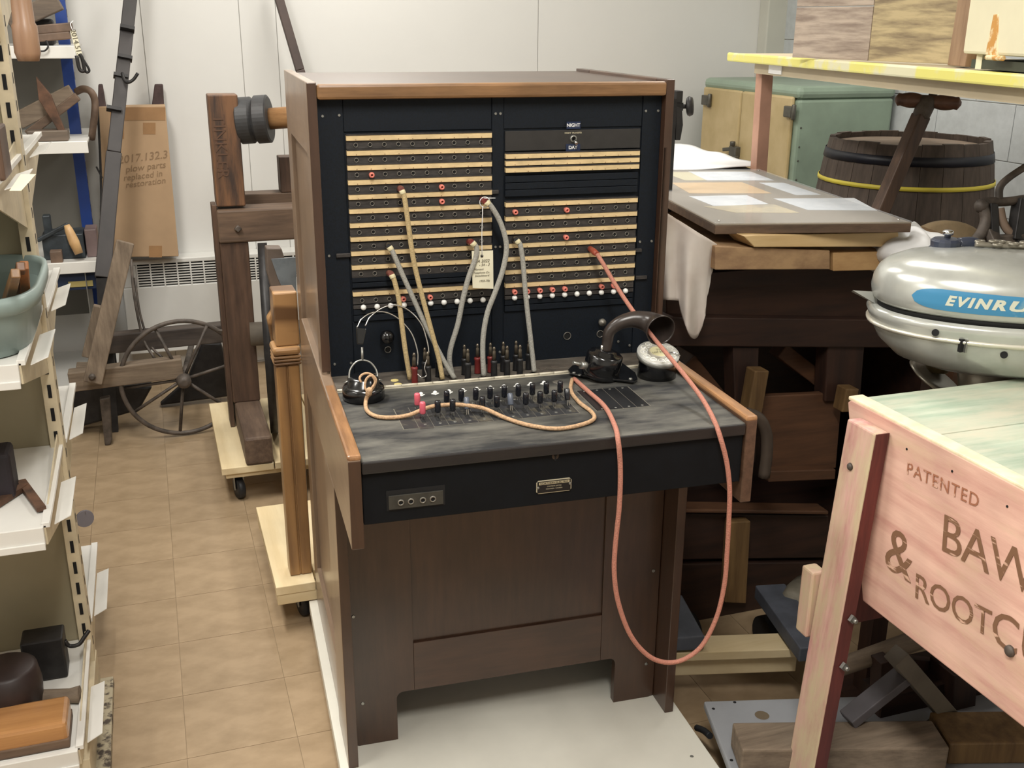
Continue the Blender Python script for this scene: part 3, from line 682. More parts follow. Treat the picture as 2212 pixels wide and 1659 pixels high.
for row, dd, y in (('front', front, -0.0585), ('back', back, -0.031)):
    for n, (k, m) in enumerate(sorted(dd.items())):
        x = 0.168 + 0.0254 * k
        col_ = 'maroon' if m is SHELLR else 'black'
        t = thing('cord_plug', f'{col_} cord plug standing upright, {ordn[n]} from the left in the {row} row', 'plug', (x, y, 0.7537), S, group=None)
        plug_parts(t, x, y, m)
# ---- patch cords
def sp(px, py, ax, v):
    """pixel to point in frame S on a plane of frame S"""
    Si = S.inverted(); o = Si @ CAM; d = (Si.to_3x3() @ ray(px, py)); i = 'xyz'.index(ax); s_ = (v - o[i]) / d[i]; return o + d * s_
def cordpts(lst): return [sp(*q) for q in lst]
cords = [
 ('patch_cord', 'beige braided patch cord with brown plug, in the fourth row of jacks', CORDB, SHELLM, (0.1624, 1.1038), [(868, 411), (873, 424), (880, 470), (893, 560), (912, 640), (932, 715), (947, 772), (956, 819)], (-0.026, -0.0585), 0.0046),
 ('patch_cord', 'grey patch cord with black plug, crossing the beige cord', CORDG, SHELLK, (0.1370, 1.0), [(841, 533), (849, 546), (868, 590), (893, 645), (918, 700), (942, 748), (963, 787), (982, 817)], (-0.024, -0.0585), 0.0046),
 ('patch_cord', 'short beige patch cord with brown plug, leftmost and lowest', CORDB, SHELLM, (0.1370, 0.949), [(846, 593), (852, 607), (862, 650), (868, 700), (876, 760), (886, 819)], (-0.03, -0.05), 0.0046),
 ('patch_cord', 'grey patch cord with brick red plug hanging beside the paper tag', CORDG, SHELLR, (0.2894, 1.0), [(1020, 524), (1029, 534), (1028, 555), (1012, 600), (999, 650), (989, 700), (974, 750), (971, 780), (977, 808)], (-0.022, -0.035), 0.0050),
 ('patch_cord', 'long grey patch cord with maroon plug carrying the tag string', CORDG, SHELLR, (0.3148, 1.0775), [(1050, 436), (1062, 447), (1082, 483), (1094, 530), (1087, 580), (1070, 630), (1053, 675), (1044, 725), (1043, 770), (1045, 812)], (-0.026, -0.0585), 0.0050),
 ('patch_cord', 'grey patch cord with black plug in the right jack field', CORDG, SHELLK, (0.3785, 1.0), [(1116, 519), (1124, 530), (1130, 570), (1134, 620), (1139, 670), (1146, 730), (1151, 775), (1154, 803)], (-0.026, -0.0585), 0.0048),
]
for nm, lab, cm, sm_, (jx, jz), px, (ya, yb), r in cords:
    t = thing(nm, lab, 'patch cord', (jx, 0, jz), S)
    n = len(px); pts = [sp(a, b, 'y', ya + (yb - ya) * (i / (n - 1)) ** 1.3) for i, (a, b) in enumerate(px)]
    part('cord', MB().tube(pts, r, 10, 6), cm, t, S)
    p0 = Vector((jx, 0.012, jz)); d = (pts[0] - p0)
    part('plug_shell', MB().lathe([(0.0040, 0), (0.0056, 0.002), (0.0064, d.length * 0.55), (0.0056, d.length * 0.97), (0.0050, d.length)], p0, d, 14), sm_, t, S)
    part('binding', MB().lathe([(r + 0.0004, 0), (r + 0.0010, 0.002), (r + 0.0010, 0.006), (r + 0.0003, 0.0075)], pts[0], (pts[1] - pts[0]), 12), mat('cord_binding', (206, 196, 160), 0.6), t, S)
# long salmon cord from the jack field down over the front and back to the transmitter
t = thing('long_salmon_cord', 'long salmon red cord looping down in front of the cabinet', 'cord', (0.53, -0.4, 0.3), S)
L = [(1290, 549, 'y', -0.03), (1303, 570, 'y', -0.045), (1330, 616, 'y', -0.07), (1366, 670, 'y', -0.11), (1404, 720, 'y', -0.155), (1441, 765, 'y', -0.205), (1480, 812, 'y', -0.26), (1516, 860, 'y', -0.325), (1541, 905, 'y', -0.385), (1556, 945, 'y', -0.412), (1570, 1000, 'y', -0.418), (1576, 1060, 'y', -0.42), (1574, 1130, 'y', -0.42), (1570, 1200, 'y', -0.42), (1565, 1260, 'y', -0.42), (1549, 1330, 'y', -0.42), (1518, 1392, 'y', -0.42), (1480, 1423, 'y', -0.42), (1440, 1431, 'y', -0.42), (1400, 1416, 'y', -0.42), (1362, 1372, 'y', -0.42), (1336, 1303, 'y', -0.42), (1327, 1240, 'y', -0.42), (1329, 1180, 'y', -0.42), (1338, 1090, 'y', -0.42), (1340, 1010, 'y', -0.418), (1335, 950, 'y', -0.414), (1327, 917, 'z', 0.760), (1306, 878, 'z', 0.757), (1270, 845, 'z', 0.757), (1240, 818, 'z', 0.757)]
pts = cordpts(L)
part('cord', MB().tube(pts, 0.0042, 10, 7), CORDR, t, S)
p0 = Vector((0.5309, 0.012, 0.975)); d = pts[0] - p0
part('plug_shell', MB().lathe([(0.0040, 0), (0.0056, 0.002), (0.0062, d.length * 0.6), (0.0050, d.length)], p0, d, 14), SHELLO, t, S)
# ---- tag on a string
tg = thing('paper_tag', 'cream paper tag with pencil notes hanging on white string', 'tag', (0.31, -0.03, 0.93), S)
ty = -0.022
a_, b_, c_, d_ = [sp(*q, 'y', ty) for q in ((1021, 622), (1066, 624), (1065, 541), (1019, 542))]
part('card', MB().slab([a_, b_, c_, d_], 0.0006), PAPER, tg, S)
hc = sp(1041, 553, 'y', ty - 0.0004)
part('eyelet', MB().cyl(hc, hc + Vector((0, -0.0005, 0)), 0.0026, n=14), HOLE, tg, S)
part('string', MB().tube([hc + Vector((0, -0.001, 0)), sp(1041, 500, 'y', -0.03), sp(1043, 445, 'y', -0.034)], 0.0008, 6, 4)
     .tube([Vector((0.3148 + 0.0095 * math.cos(a), -0.012, 1.0765 + 0.0095 * math.sin(a))) for a in [i * 0.7 for i in range(10)]], 0.0009, 6, 3)
     .tube([sp(1046, 428, 'y', -0.03), sp(1070, 428, 'y', -0.03)], 0.0008, 6, 1), INKW, tg, S)
for txt, px, py, sz in (('A 2022', 1044, 564, 0.0078), ('- 54 - 3', 1046, 572, 0.0068), ('Marconi', 1034, 582, 0.0056), ('Telephone Co.', 1040, 589, 0.0052), ('Switchboard', 1041, 595.5, 0.0054), ('1950-70s', 1046, 607, 0.0056)):
    lettering(txt, sz, INK, tg, plane_m(sp(px, py, 'y', ty - 0.0008), (1, 0, 0), (0, 0, 1)), S, ext=0.00005, shear=0.3)
# ---- headset receiver
h = thing('headset_receiver', 'black round headset receiver with wire headband, left on the key shelf', 'headset', (0.066, -0.11, 0.7527), S)
rc = Vector((0.0655, -0.113, 0.7527))
part('ear_piece', MB().lathe([(0.034, 0), (0.0375, 0.002), (0.0375, 0.020), (0.034, 0.0245), (0.029, 0.026), (0.027, 0.038), (0.022, 0.0415), (0.009, 0.040), (0, 0.0385)], rc, n=36), BAKE, h, S)
yk = [sp(754, 822, 'y', -0.113), sp(756, 800, 'y', -0.105), sp(768, 783, 'y', -0.10), sp(783, 778, 'y', -0.098), sp(800, 783, 'y', -0.10), sp(813, 800, 'y', -0.105), sp(816, 820, 'y', -0.113)]
part('yoke', MB().tube(yk, 0.0017, 8, 5).tube([sp(783, 778, 'y', -0.098), sp(782, 750, 'y', -0.09)], 0.0022, 8, 1).tube([sp(754, 822, 'y', -0.113), rc + Vector((-0.034, 0, 0.03))], 0.0016, 6, 1).tube([sp(816, 820, 'y', -0.113), rc + Vector((0.034, 0, 0.03))], 0.0016, 6, 1), STEEL, h, S)
q1, q2 = sp(780, 709, 'y', -0.08), sp(778, 744, 'y', -0.088)
part('clip', MB().bar(q1, q2, 0.019, 0.006, (0, 1, 0), 0.011, 0.005), BAKE, h, S, bevel=0.002)
part('headband', MB().tube([sp(771, 708, 'y', -0.08), sp(782, 688, 'y', -0.07), sp(806, 675, 'y', -0.055), sp(835, 675, 'y', -0.045), sp(865, 692, 'y', -0.04), sp(890, 722, 'y', -0.045), sp(902, 760, 'y', -0.055), sp(902, 789, 'y', -0.062)], 0.0013, 8, 6)
     .tube([sp(789, 704, 'y', -0.08), sp(800, 684, 'y', -0.07), sp(826, 665, 'y', -0.055), sp(855, 659, 'y', -0.045), sp(885, 672, 'y', -0.04), sp(910, 700, 'y', -0.045), sp(922, 735, 'y', -0.05), sp(926, 760, 'y', -0.055), sp(922, 777, 'y', -0.06), sp(917, 795, 'y', -0.064), sp(921, 811, 'y', -0.066), sp(910, 815, 'y', -0.068), sp(902, 808, 'y', -0.066)], 0.0013, 8, 6), CHROME, h, S)
c = sp(797, 832, 'y', -0.135)
tc = thing('knotted_cord', 'tan braided cord knotted on the receiver and running across the keys', 'cord', (0.25, -0.25, 0.7525), S)
kn = [sp(*q) for q in ((786, 836, 'y', -0.138), (777, 818, 'y', -0.135), (785, 808, 'y', -0.13), (800, 808, 'y', -0.13), (812, 820, 'y', -0.135), (806, 838, 'y', -0.142), (796, 846, 'y', -0.15), (788, 836, 'y', -0.145), (792, 818, 'y', -0.14), (803, 812, 'y', -0.138), (810, 826, 'y', -0.14), (800, 842, 'y', -0.148), (795, 848, 'y', -0.155))]
part('knot', MB().tube(kn, 0.0022, 8, 5).tube([sp(797, 848, 'y', -0.156), sp(785, 858, 'z', 0.757), sp(765, 863, 'z', 0.755), sp(743, 858, 'z', 0.755)], 0.0020, 8, 5).lathe([(0.004, -0.008), (0.0058, -0.004), (0.0058, 0.004), (0.004, 0.008)], sp(797, 847, 'y', -0.154), (0.2, -0.2, 1), 10), CORDT, tc, S)
pts = cordpts([(797, 848, 'y', -0.155), (790, 868, 'z', 0.760), (793, 887, 'z', 0.757), (812, 899, 'z', 0.757), (845, 902, 'z', 0.757), (882, 897, 'z', 0.759), (915, 884, 'z', 0.766), (940, 877, 'z', 0.769), (985, 874, 'z', 0.769), (1025, 878, 'z', 0.768), (1050, 884, 'z', 0.764), (1090, 902, 'z', 0.758), (1140, 918, 'z', 0.757), (1200, 926, 'z', 0.757), (1250, 919, 'z', 0.757), (1282, 906, 'z', 0.757), (1278, 890, 'z', 0.757), (1250, 868, 'z', 0.757), (1233, 843, 'z', 0.757), (1236, 819, 'z', 0.757)])
part('cord', MB().tube(pts, 0.0036, 10, 6), CORDT, tc, S)
# ---- transmitter with horn
tr = thing('horn_transmitter', 'black telephone transmitter with curved horn mouthpiece on a bracket plate', 'transmitter', (0.5, -0.12, 0.7527), S)
bp_ = [sp(*q, 'z', 0.7527) for q in ((1227, 806), (1236, 797), (1262, 792), (1310, 786), (1345, 792), (1372, 812), (1377, 826), (1368, 832), (1345, 829), (1300, 824), (1250, 818), (1232, 814))]
part('foot_plate', MB().prism([(v.x, v.y) for v in bp_][::-1], 0.004, 'xy', 0.7565), BAKE, tr, S, bevel=0.0012)
cb = sp(1297, 808, 'z', 0.7605); ax = Vector((-0.10, -0.22, 1.0))
ax = Vector((0.16, -0.10, 1.0))
part('cup', MB().lathe([(0.036, -0.002), (0.034, 0.004), (0.0335, 0.012), (0.0350, 0.0135), (0.0345, 0.040), (0.031, 0.043), (0.022, 0.044), (0.020, 0.048), (0.008, 0.049)], cb, ax, 36), BAKE, tr, S)
part('foot_screws', MB().lathe([(0.004, 0), (0.003, 0.002)], sp(1240, 806, 'z', 0.7605), n=10).lathe([(0.004, 0), (0.003, 0.002)], sp(1252, 811, 'z', 0.7605), n=10).lathe([(0.004, 0), (0.003, 0.003)], sp(1362, 820, 'z', 0.7605), n=10), STEEL, tr, S)
part('cam_lever', MB().cyl(sp(1238, 783, 'y', -0.15), sp(1262, 790, 'y', -0.145), 0.0030, 0.0034, 10).lathe([(0.007, 0), (0.007, 0.012), (0.005, 0.014)], sp(1254, 789, 'y', -0.147), (1, 0.2, -0.2), 12), STEEL, tr, S)
top = cb + ax.normalized() * 0.048
part('neck_bolt', MB().cyl(top + Vector((-0.008, 0, -0.004)), top + Vector((-0.008, 0, 0.012)), 0.0035, n=10), CHROME, tr, S)
hp = [top + Vector((0.0, 0, 0)), sp(1312, 738, 'y', -0.118), sp(1317, 716, 'y', -0.118), sp(1338, 698, 'y', -0.12), sp(1368, 690, 'y', -0.124), sp(1396, 694, 'y', -0.134), sp(1416, 704, 'y', -0.150), sp(1428, 714, 'y', -0.172)]
mb = MB().tube(hp, 0.01, 24, 6, rfn=lambda t: 0.0085 + 0.0065 * t + 0.0165 * max(0, t - 0.35) ** 1.6 * 1.6)
mb.f = mb.f[:-1]; mb.sm = mb.sm[:-1]
o = part('horn', mb, BAKER, tr, S, thick=0.0016)
# ---- dial
dl = thing('rotary_dial', 'clear plastic rotary telephone dial on a black round base', 'telephone dial', (0.604, -0.155, 0.7527), S)
dc = sp(1418, 812, 'z', 0.7527); dn = Vector((0, -math.sin(0.30), math.cos(0.30)))
tz = 0.036
mb = MB(); n = 36; vs = []
for r, top_ in ((0.037, 0), (0.0355, 1)):
    for k in range(n):
        a = 2 * math.pi * k / n; p = dc + Vector((r * math.cos(a), r * math.sin(a), 0))
        if top_: p.z += tz + (p.y - dc.y) * math.tan(0.30) * 0.95
        vs.append(p)
mb.add(vs, [(k, (k + 1) % n, n + (k + 1) % n, n + k) for k in range(n)] + [tuple(reversed(range(n)))], True)
mb.add([v for v in vs[n:]], [tuple(range(n))])
part('base', mb, BAKE, dl, S, bevel=0.0)
o_ = dc + Vector((0, 0, tz + 0.001))
part('dial_rim', MB().lathe([(0.0385, 0), (0.0405, 0.001), (0.0405, 0.008), (0.036, 0.009), (0.036, 0.002)], o_, dn, 40, caps=False), mat('dial_grey', (140, 140, 134), 0.3, metal=0.5), dl, S)
part('number_plate', MB().lathe([(0.0365, 0.004), (0.0365, 0.006)], o_, dn, 40), mat('dial_number_plate', (222, 218, 198), 0.4, rgb2=(150, 146, 130), scale=120, contrast=(0.42, 0.55)), dl, S)
fr = MB().frame(dn); 
fw = part('finger_wheel', MB().lathe([(0.0180, 0.010), (0.0180, 0.0125), (0.0400, 0.0115), (0.0408, 0.009), (0.0400, 0.008), (0.019, 0.009)], o_, dn, 44, caps=False), mat('clear_plastic', (245, 245, 240), 0.05, alpha=0.4), dl, S)
_, u_, w_ = MB().frame(dn)
for k in range(10):
    a = math.radians(20 + 30 * k)
    p = o_ + dn * 0.0118 + (u_ * math.cos(a) + w_ * math.sin(a)) * 0.0290
    part('finger_hole', MB().lathe([(0.0052, 0), (0.0056, 0.0014), (0.0066, 0.0012), (0.0066, 0)], p, dn, 16, caps=False), mat('hole_rim', (238, 236, 226), 0.15), dl, S)
part('centre_ring', MB().lathe([(0.0200, 0.0085), (0.0200, 0.0135), (0.0172, 0.0145), (0.0172, 0.010)], o_, dn, 32, caps=False), mat('centre_ring', (196, 190, 176), 0.2), dl, S)
cc = part('number_card', MB().lathe([(0.0172, 0.010), (0.0168, 0.0138)], o_, dn, 32), mat('card_yellow', (236, 228, 178), 0.6), dl, S)
lettering('719', 0.0085, INK, cc, plane_m(o_ + dn * 0.0141 + Vector((0.003, 0.005, 0.0015)), (1, 0, 0), dn.cross(Vector((1, 0, 0)))), S, ext=0.00005)
lettering('LOT 7760', 0.0065, INK, cc, plane_m(o_ + dn * 0.0141 + Vector((0, -0.003, -0.0009)), (1, 0, 0), dn.cross(Vector((1, 0, 0)))), S, ext=0.00005)
part('finger_stop', MB().tube([o_ + dn * 0.014 + Vector((0.019, -0.008, -0.002)), o_ + dn * 0.016 + Vector((0.028, -0.013, -0.004)), o_ + dn * 0.011 + Vector((0.037, -0.017, -0.005))], 0.0022, 8, 5), CHROME, dl, S)

# ------------------------------------------------------------------ metal shelving at the left, both sides of its back panel
gs = thing('gondola_shelving', 'cream metal shelving unit with slotted upright, in the left foreground', 'shelving', (-1.0, 0.38, 0))
GX = -0.489
part('upright', MB().box(GX - 0.026, GX, 0.352, 0.40, 0.02, 1.9), SHELFC, gs, bevel=0.001)
mb = MB()
for k in range(36): mb.box(GX - 0.016, GX - 0.009, 0.3505, 0.353, 0.12 + k * 0.0508, 0.12 + k * 0.0508 + 0.028)
part('slot_row', mb, HOLE, gs)
mb = MB()
for k in range(36): mb.box(GX - 0.0005, GX + 0.0006, 0.372, 0.379, 0.13 + k * 0.0508, 0.13 + k * 0.0508 + 0.02)
part('slot_row', mb, HOLE, gs)
part('back_panel', MB().box(-1.5, GX - 0.026, 0.372, 0.38, 0.1, 1.9), BACKP, gs)
part('kick_plate', MB().box(-1.5, GX + 0.002, 0.0, 0.40, 0.0, 0.10), SHELFC, gs, bevel=0.002)
part('foot_plate', MB().box(GX - 0.03, GX + 0.03, -0.03, 0.40, 0.0, 0.022), mat('worn_foot', (170, 160, 136), 0.6, rgb2=(70, 60, 52), scale=40, contrast=(0.4, 0.5)), gs, bevel=0.002)
def tabplate(zc, y0, y1, dx=0.028, h0=0.045):
    return MB().slab([(GX + 0.002, y0, zc), (GX + 0.002 + dx, y0 + 0.01, zc + h0 * 0.2), (GX + 0.002 + dx, y1, zc + h0 * 0.2), (GX + 0.002, y1, zc)], 0.0015)
for i, z in enumerate((0.15, 0.62, 0.92, 1.216, 1.56)):
    sh = part('shelf', MB().box(-1.5, GX - 0.012, -0.03, 0.37, z - 0.006, z), SHELFW, gs, bevel=0.001)
    part('price_rail', MB().box(-1.5, GX - 0.012, -0.042, -0.030, z - 0.034, z + 0.003).box(-1.5, GX - 0.012, -0.046, -0.042, z - 0.040, z - 0.026), SHELFW, sh, bevel=0.0015)
    part('side_bracket', MB().prism([(-0.03, z - 0.036), (-0.03, z), (0.365, z + 0.03), (0.365, z - 0.14)], 0.003, 'yz', GX - 0.012), SHELFC, sh)
    part('side_rib', MB().box(GX - 0.016, GX - 0.002, -0.03, 0.352, z - 0.004, z + 0.006), SHELFW, sh, bevel=0.001)
    part('ticket_flap', tabplate(z - 0.012, 0.0, 0.19), SHELFW, sh)
for i, z in enumerate((0.17, 0.61, 0.90, 1.216, 1.56)):
    sh = part('rear_shelf', MB().box(-1.5, GX - 0.012, 0.41, 0.80, z - 0.006, z), SHELFW, gs, bevel=0.001)
    part('side_bracket', MB().prism([(0.80, z - 0.036), (0.80, z + 0.002), (0.41, z + 0.006), (0.41, z - 0.13)], 0.003, 'yz', GX - 0.012), SHELFC, sh)
    part('side_rib', MB().box(GX - 0.014, GX + 0.001, 0.41, 0.80, z - 0.004, z + 0.006), SHELFW, sh, bevel=0.001)
    part('ticket_flap', tabplate(z - 0.012, 0.45, 0.66), SHELFW, sh)
# things on the shelving
c = A(52, 60, 'y', -0.07)
hp0, hp1 = Vector(A(38, -60, 'y', -0.07)), Vector(A(62, 132, 'y', -0.07)); L_ = (hp1 - hp0).length; hp0 = hp0 - (hp1 - hp0).normalized() * 0.05; L_ += 0.05
single('wooden_mallet_handle', MB().lathe([(0.012, 0), (0.0135, 0.05), (0.0155, 0.12), (0.018, L_ - 0.05), (0.0185, L_ - 0.012), (0.015, L_)], hp0, hp1 - hp0, 18), wood('mallet', (160, 126, 98), (130, 98, 78), 'z', 0.4, 6, 0.05, coat=0.15), 'smooth tan wooden club handle hanging over the shelf edge, top left corner', 'handle')
p = A(12, 400, 'y', 0.02)
single('wood_block_tool', MB().box(p.x - 0.10, p.x + 0.004, 0.0, 0.10, 1.217, 1.30), POSTW, 'dark wooden block on the upper cream shelf at the left frame edge', 'block', bevel=0.004)
single('shelf_ticket', MB().slab([A(20, 412, 'y', -0.052), A(46, 412, 'y', -0.045), A(78, 376, 'y', -0.02), A(45, 376, 'y', -0.03)], 0.001), PAPER, 'blank cream card stuck on the rail of the upper left shelf', 'card')
# grey tub
RZ = A(30, 652, 'y', -0.035).z
xr = A(113, 585, 'z', RZ).x; yn = A(30, 652, 'z', RZ).y; yf = A(30, 546, 'z', RZ).y
t = thing('plastic_tub', 'grey-green plastic dish tub holding wooden tools on the left shelf', 'tub', ((xr - 0.25), (yn + yf) / 2, 0.921))
cx, cy, hx, hy = xr - 0.272, (yn + yf) / 2, 0.26, (yf - yn) / 2
def rr(u, sx, sy, r):
    a = 2 * math.pi * u; ca, sa = math.cos(a), math.sin(a); e = 0.42
    return (cx + sx * math.copysign(abs(ca) ** e, ca), cy + sy * math.copysign(abs(sa) ** e, sa))
levels = [(0.80, 0.921), (0.83, 0.923), (0.90, RZ - 0.035), (0.935, RZ - 0.032), (0.985, RZ - 0.028), (1.0, RZ - 0.014), (0.99, RZ), (0.94, RZ), (0.925, RZ - 0.01), (0.86, 0.935), (0.4, 0.93)]
def tubf(u, v):
    k = min(int(round(v * (len(levels) - 1))), len(levels) - 1); s_, z = levels[k]; x, y = rr(u, hx * (1 - (1 - s_) * 0.6), hy - (1 - s_) * 0.12, 0); return (x, y, z)
mb = MB().grid(48, len(levels) - 1, tubf, True, True)
part('basin', mb, TUB, t)
part('basin_floor', MB().box(cx - hx * 0.7, cx + hx * 0.7, cy - hy * 0.5, cy + hy * 0.5, 0.921, 0.932), TUB, t)
TW = [(('chisel_handle', 'brown wooden chisel lying in the grey tub, dark shank upright'), [(28, 620), (45, 575)], (120, 78, 44)), (('plane_iron_handle', 'orange-brown wooden handle standing in the grey tub'), [(52, 640), (52, 572)], (176, 112, 62)), (('wooden_spool', 'tan wooden stick across the grey tub'), [(5, 640), (34, 590)], (150, 112, 72))]
for (nm, lab), ((ax_, ay_), (bx_, by_)), colr in TW:
    p0 = A(ax_, ay_, 'z', 0.99); p1 = A(bx_, by_, 'z', 1.075)
    p0.z = 0.96
    single(nm, MB().bar(p0, p1, 0.022, 0.018, (1, 0, 0), 0.016, 0.014), wood(nm, colr, tuple(int(c_ * 0.7) for c_ in colr), 'z', 0.45, 8, 0.1), lab, 'tool', bevel=0.002)
p = A(14, 1035, 'y', 0.05)
single('iron_weight', MB().box(A(-60, 1000, 'y', 0.12).x, A(26, 1000, 'y', 0.12).x, 0.10, 0.17, 0.621, A(14, 972, 'y', 0.12).z), mat('dark_cloth', (40, 32, 38), 0.7, var=0.3, scale=12), 'dark square block at the left frame edge on the third shelf', 'block', bevel=0.008)
q0, q1, q2 = A(-10, 1090, 'z', 0.628), A(52, 1050, 'z', 0.628), A(90, 1100, 'z', 0.628)
single('carpenter_square', MB().bar(q0, q1, 0.016, 0.010).bar(A(46, 1040, 'z', 0.628), q2, 0.016, 0.008), RUST, 'small rusty angled iron tool lying on the white third shelf', 'tool')
w0 = A(60, 1450, 'z', 0.151)
single('dark_wood_roller', MB().lathe([(0.0, -0.001), (0.045, 0.0), (0.06, 0.02), (0.064, 0.06), (0.058, 0.10), (0.05, 0.105), (0, 0.105)], (A(10, 1450, 'y', 0.12).x, 0.13, 0.152), n=24), mat('dark_roller', (52, 38, 36), 0.5, var=0.3, scale=10), 'dark rounded wooden block on the lowest left shelf', 'block')
k0, k1 = A(70, 1388, 'y', 0.25), A(140, 1384, 'y', 0.25)
t = thing('black_hook_tool', 'black flat tool with bent wire hook on the lowest left shelf', 'tool', (k1.x, 0.25, 0.151))
part('blade', MB().box(k0.x - 0.02, k1.x, 0.22, 0.28, 0.152, A(100, 1368, 'y', 0.25).z), IROND, t, bevel=0.004)
part('hook', MB().tube([k1, A(150, 1395, 'y', 0.25), A(170, 1392, 'y', 0.25), A(183, 1375, 'y', 0.27), A(192, 1362, 'y', 0.28)], 0.0045, 8, 6), IROND, t)
h0, h1 = A(-20, 1520, 'z', 0.168), A(172, 1500, 'z', 0.168)
single('old_mallet_shaft', MB().lathe([(0.017, 0), (0.016, 0.05), (0.0175, (h1 - h0).length * 0.6), (0.014, (h1 - h0).length * 0.88), (0.018, (h1 - h0).length)], h0, h1 - h0, 14), OLDWX, 'weathered grey-brown tool handle on the lowest left shelf', 'handle')
b0 = A(152, 1605, 'y', -0.01); b1 = A(150, 1532, 'z', 0.205)
t = thing('wooden_box_plane', 'varnished orange-brown wooden block at the bottom left corner', 'wooden block', (b0.x - 0.1, 0.03, 0.151))
part('body', MB().box(b0.x - 0.35, b0.x, -0.02, 0.075, 0.152, 0.205), wood('orange_plane', (190, 140, 88), (156, 108, 64), 'x', 0.35, 6, 0.05, coat=0.4), t, bevel=0.008)
part('sole', MB().box(b0.x - 0.35, b0.x + 0.001, -0.024, 0.077, 0.1515, 0.170), POSTWX, t, bevel=0.002)
single('grey_disc', MB().cyl((GX + 0.018, 0.42, 0.44), (GX + 0.018, 0.415, 0.44), 0.001, n=6).lathe([(0.02, 0), (0.019, 0.004)], A(183, 1120, 'y', 0.43), (0.3, -1, 0.1), 20), mat('slate', (112, 108, 114), 0.6), 'small grey disc edge showing behind the slotted upright', 'disc')

# ------------------------------------------------------------------ blue shelving by the back wall
bs = thing('blue_post_shelving', 'white shelving with blue slotted posts against the back wall, far left', 'shelving', (-0.9, 2.55, 0))
by = 2.5
xL, xR_ = A(122, 100, 'y', by).x, A(150, 100, 'y', by).x
part('post', MB().box(xR_ - 0.036, xR_ + 0.004, by, by + 0.035, 0, 1.9), BLUE, bs, bevel=0.001)
mb = MB()
for k in range(30): mb.box(xR_ - 0.001, xR_ + 0.0048, by + 0.012, by + 0.022, 0.1 + k * 0.055, 0.1 + k * 0.055 + 0.028)
part('slot_row', mb, HOLE, bs)
part('post', MB().box(-1.6, -1.56, by, by + 0.035, 0, 1.9), BLUE, bs)
part('back_sheet', MB().box(-1.6, xR_ - 0.03, by + 0.24, by + 0.25, 0.3, 1.9), GREYM, bs)
part('side_sheet', MB().box(xR_ - 0.03, xR_ - 0.027, by - 0.28, by + 0.24, 0.02, 0.60), GREYM, bs)
for (px_, py_, rpx) in ((162, 100, 160), (189, 305, 189), (233, 562, 233), (233, 830, 233)):
    fy_ = 2.22; p = A(px_, py_, 'y', fy_); z = p.z
    if py_ == 830: z = 0.14
    sh = part('shelf', MB().box(-1.6, A(189, 305, 'y', fy_).x if py_ > 200 else p.x, fy_, by + 0.24, z - 0.008, z), SHELFW, bs)
    part('shelf_edge', MB().box(-1.6, p.x if py_ < 800 else -0.45, fy_ - 0.012, fy_, z - 0.040, z + 0.002), SHELFW, sh, bevel=0.002)
z1, z2, z3 = A(162, 100, 'y', 2.22).z, A(189, 305, 'y', 2.22).z, A(233, 562, 'y', 2.22).z
def bx(px0, py0, px1, py1, y, dy, m, nm, lab, cat, bev=0.004, zmin=None, lean=0.0):
    a, b = A(px0, py0, 'y', y), A(px1, py1, 'y', y); zz = min(a.z, b.z) if zmin is None else zmin
    return single(nm, MB().box(a.x, b.x, y, y + dy, zz, max(a.z, b.z)), m, lab, cat, bevel=bev)
GREYW = wood('plane_grey', (112, 98, 84), (78, 68, 60), 'x', 0.6, 8, 0.2)
single('moulding_plane', MB().bar(A(20, 50, 'y', 2.3), A(128, 2, 'y', 2.3), 0.07, 0.06, (0, 0, 1)).box(-0.80, -0.70, 2.28, 2.34, z1 + 0.001, z1 + 0.09), GREYW, 'grey-brown wooden plane slanting at the top of the blue shelving', 'plane', bevel=0.004)
p = A(70, 92, 'y', 2.25)
single('wooden_clamp', MB().bar(A(40, 68, 'y', 2.24), A(157, 58, 'y', 2.24), 0.04, 0.030).bar(A(40, 86, 'y', 2.24), A(152, 76, 'y', 2.24), 0.04, 0.026).box(A(60, 90, 'y', 2.24).x, A(70, 90, 'y', 2.24).x, 2.23, 2.26, z1 + 0.001, A(70, 60, 'y', 2.24).z), LTHR, 'two brown wooden jaws of a clamp on the top white shelf', 'clamp', bevel=0.004)
single('dark_box_tool', MB().box(A(60, 96, 'y', 2.35).x, A(120, 96, 'y', 2.35).x, 2.34, 2.42, z1 + 0.001, A(60, 40, 'y', 2.35).z), IROND, 'dark tool behind the wooden clamp on the top white shelf', 'tool', bevel=0.01)
t = thing('hanging_tag', 'cream tag on string hanging from the clamp beside the blue post', 'tag', tuple(A(163, 95, 'y', 2.2)))
part('card', MB().slab([A(166, 121, 'y', 2.19), A(178, 118, 'y', 2.19), A(163, 66, 'y', 2.19), A(151, 66, 'y', 2.19)], 0.001), PAPER, t)
part('string', MB().tube([A(157, 66, 'y', 2.19), A(152, 52, 'y', 2.2), A(158, 45, 'y', 2.22)], 0.0015, 6, 3), INKW, t)
lettering('2014.51.6', 0.024, INK, t, plane_m(A(165, 94, 'y', 2.188), A(171, 118, 'y', 2.188) - A(157, 68, 'y', 2.188), A(178, 90, 'y', 2.188) - A(160, 94, 'y', 2.188)), ext=0.0002)
single('ring_puller', MB().tube([A(100, 88, 'y', 2.2), A(104, 100, 'y', 2.19), A(96, 110, 'y', 2.19), A(80, 110, 'y', 2.19)], 0.003, 8, 5), IROND, 'thin bent iron hook hanging over the edge of the top white shelf', 'hook')
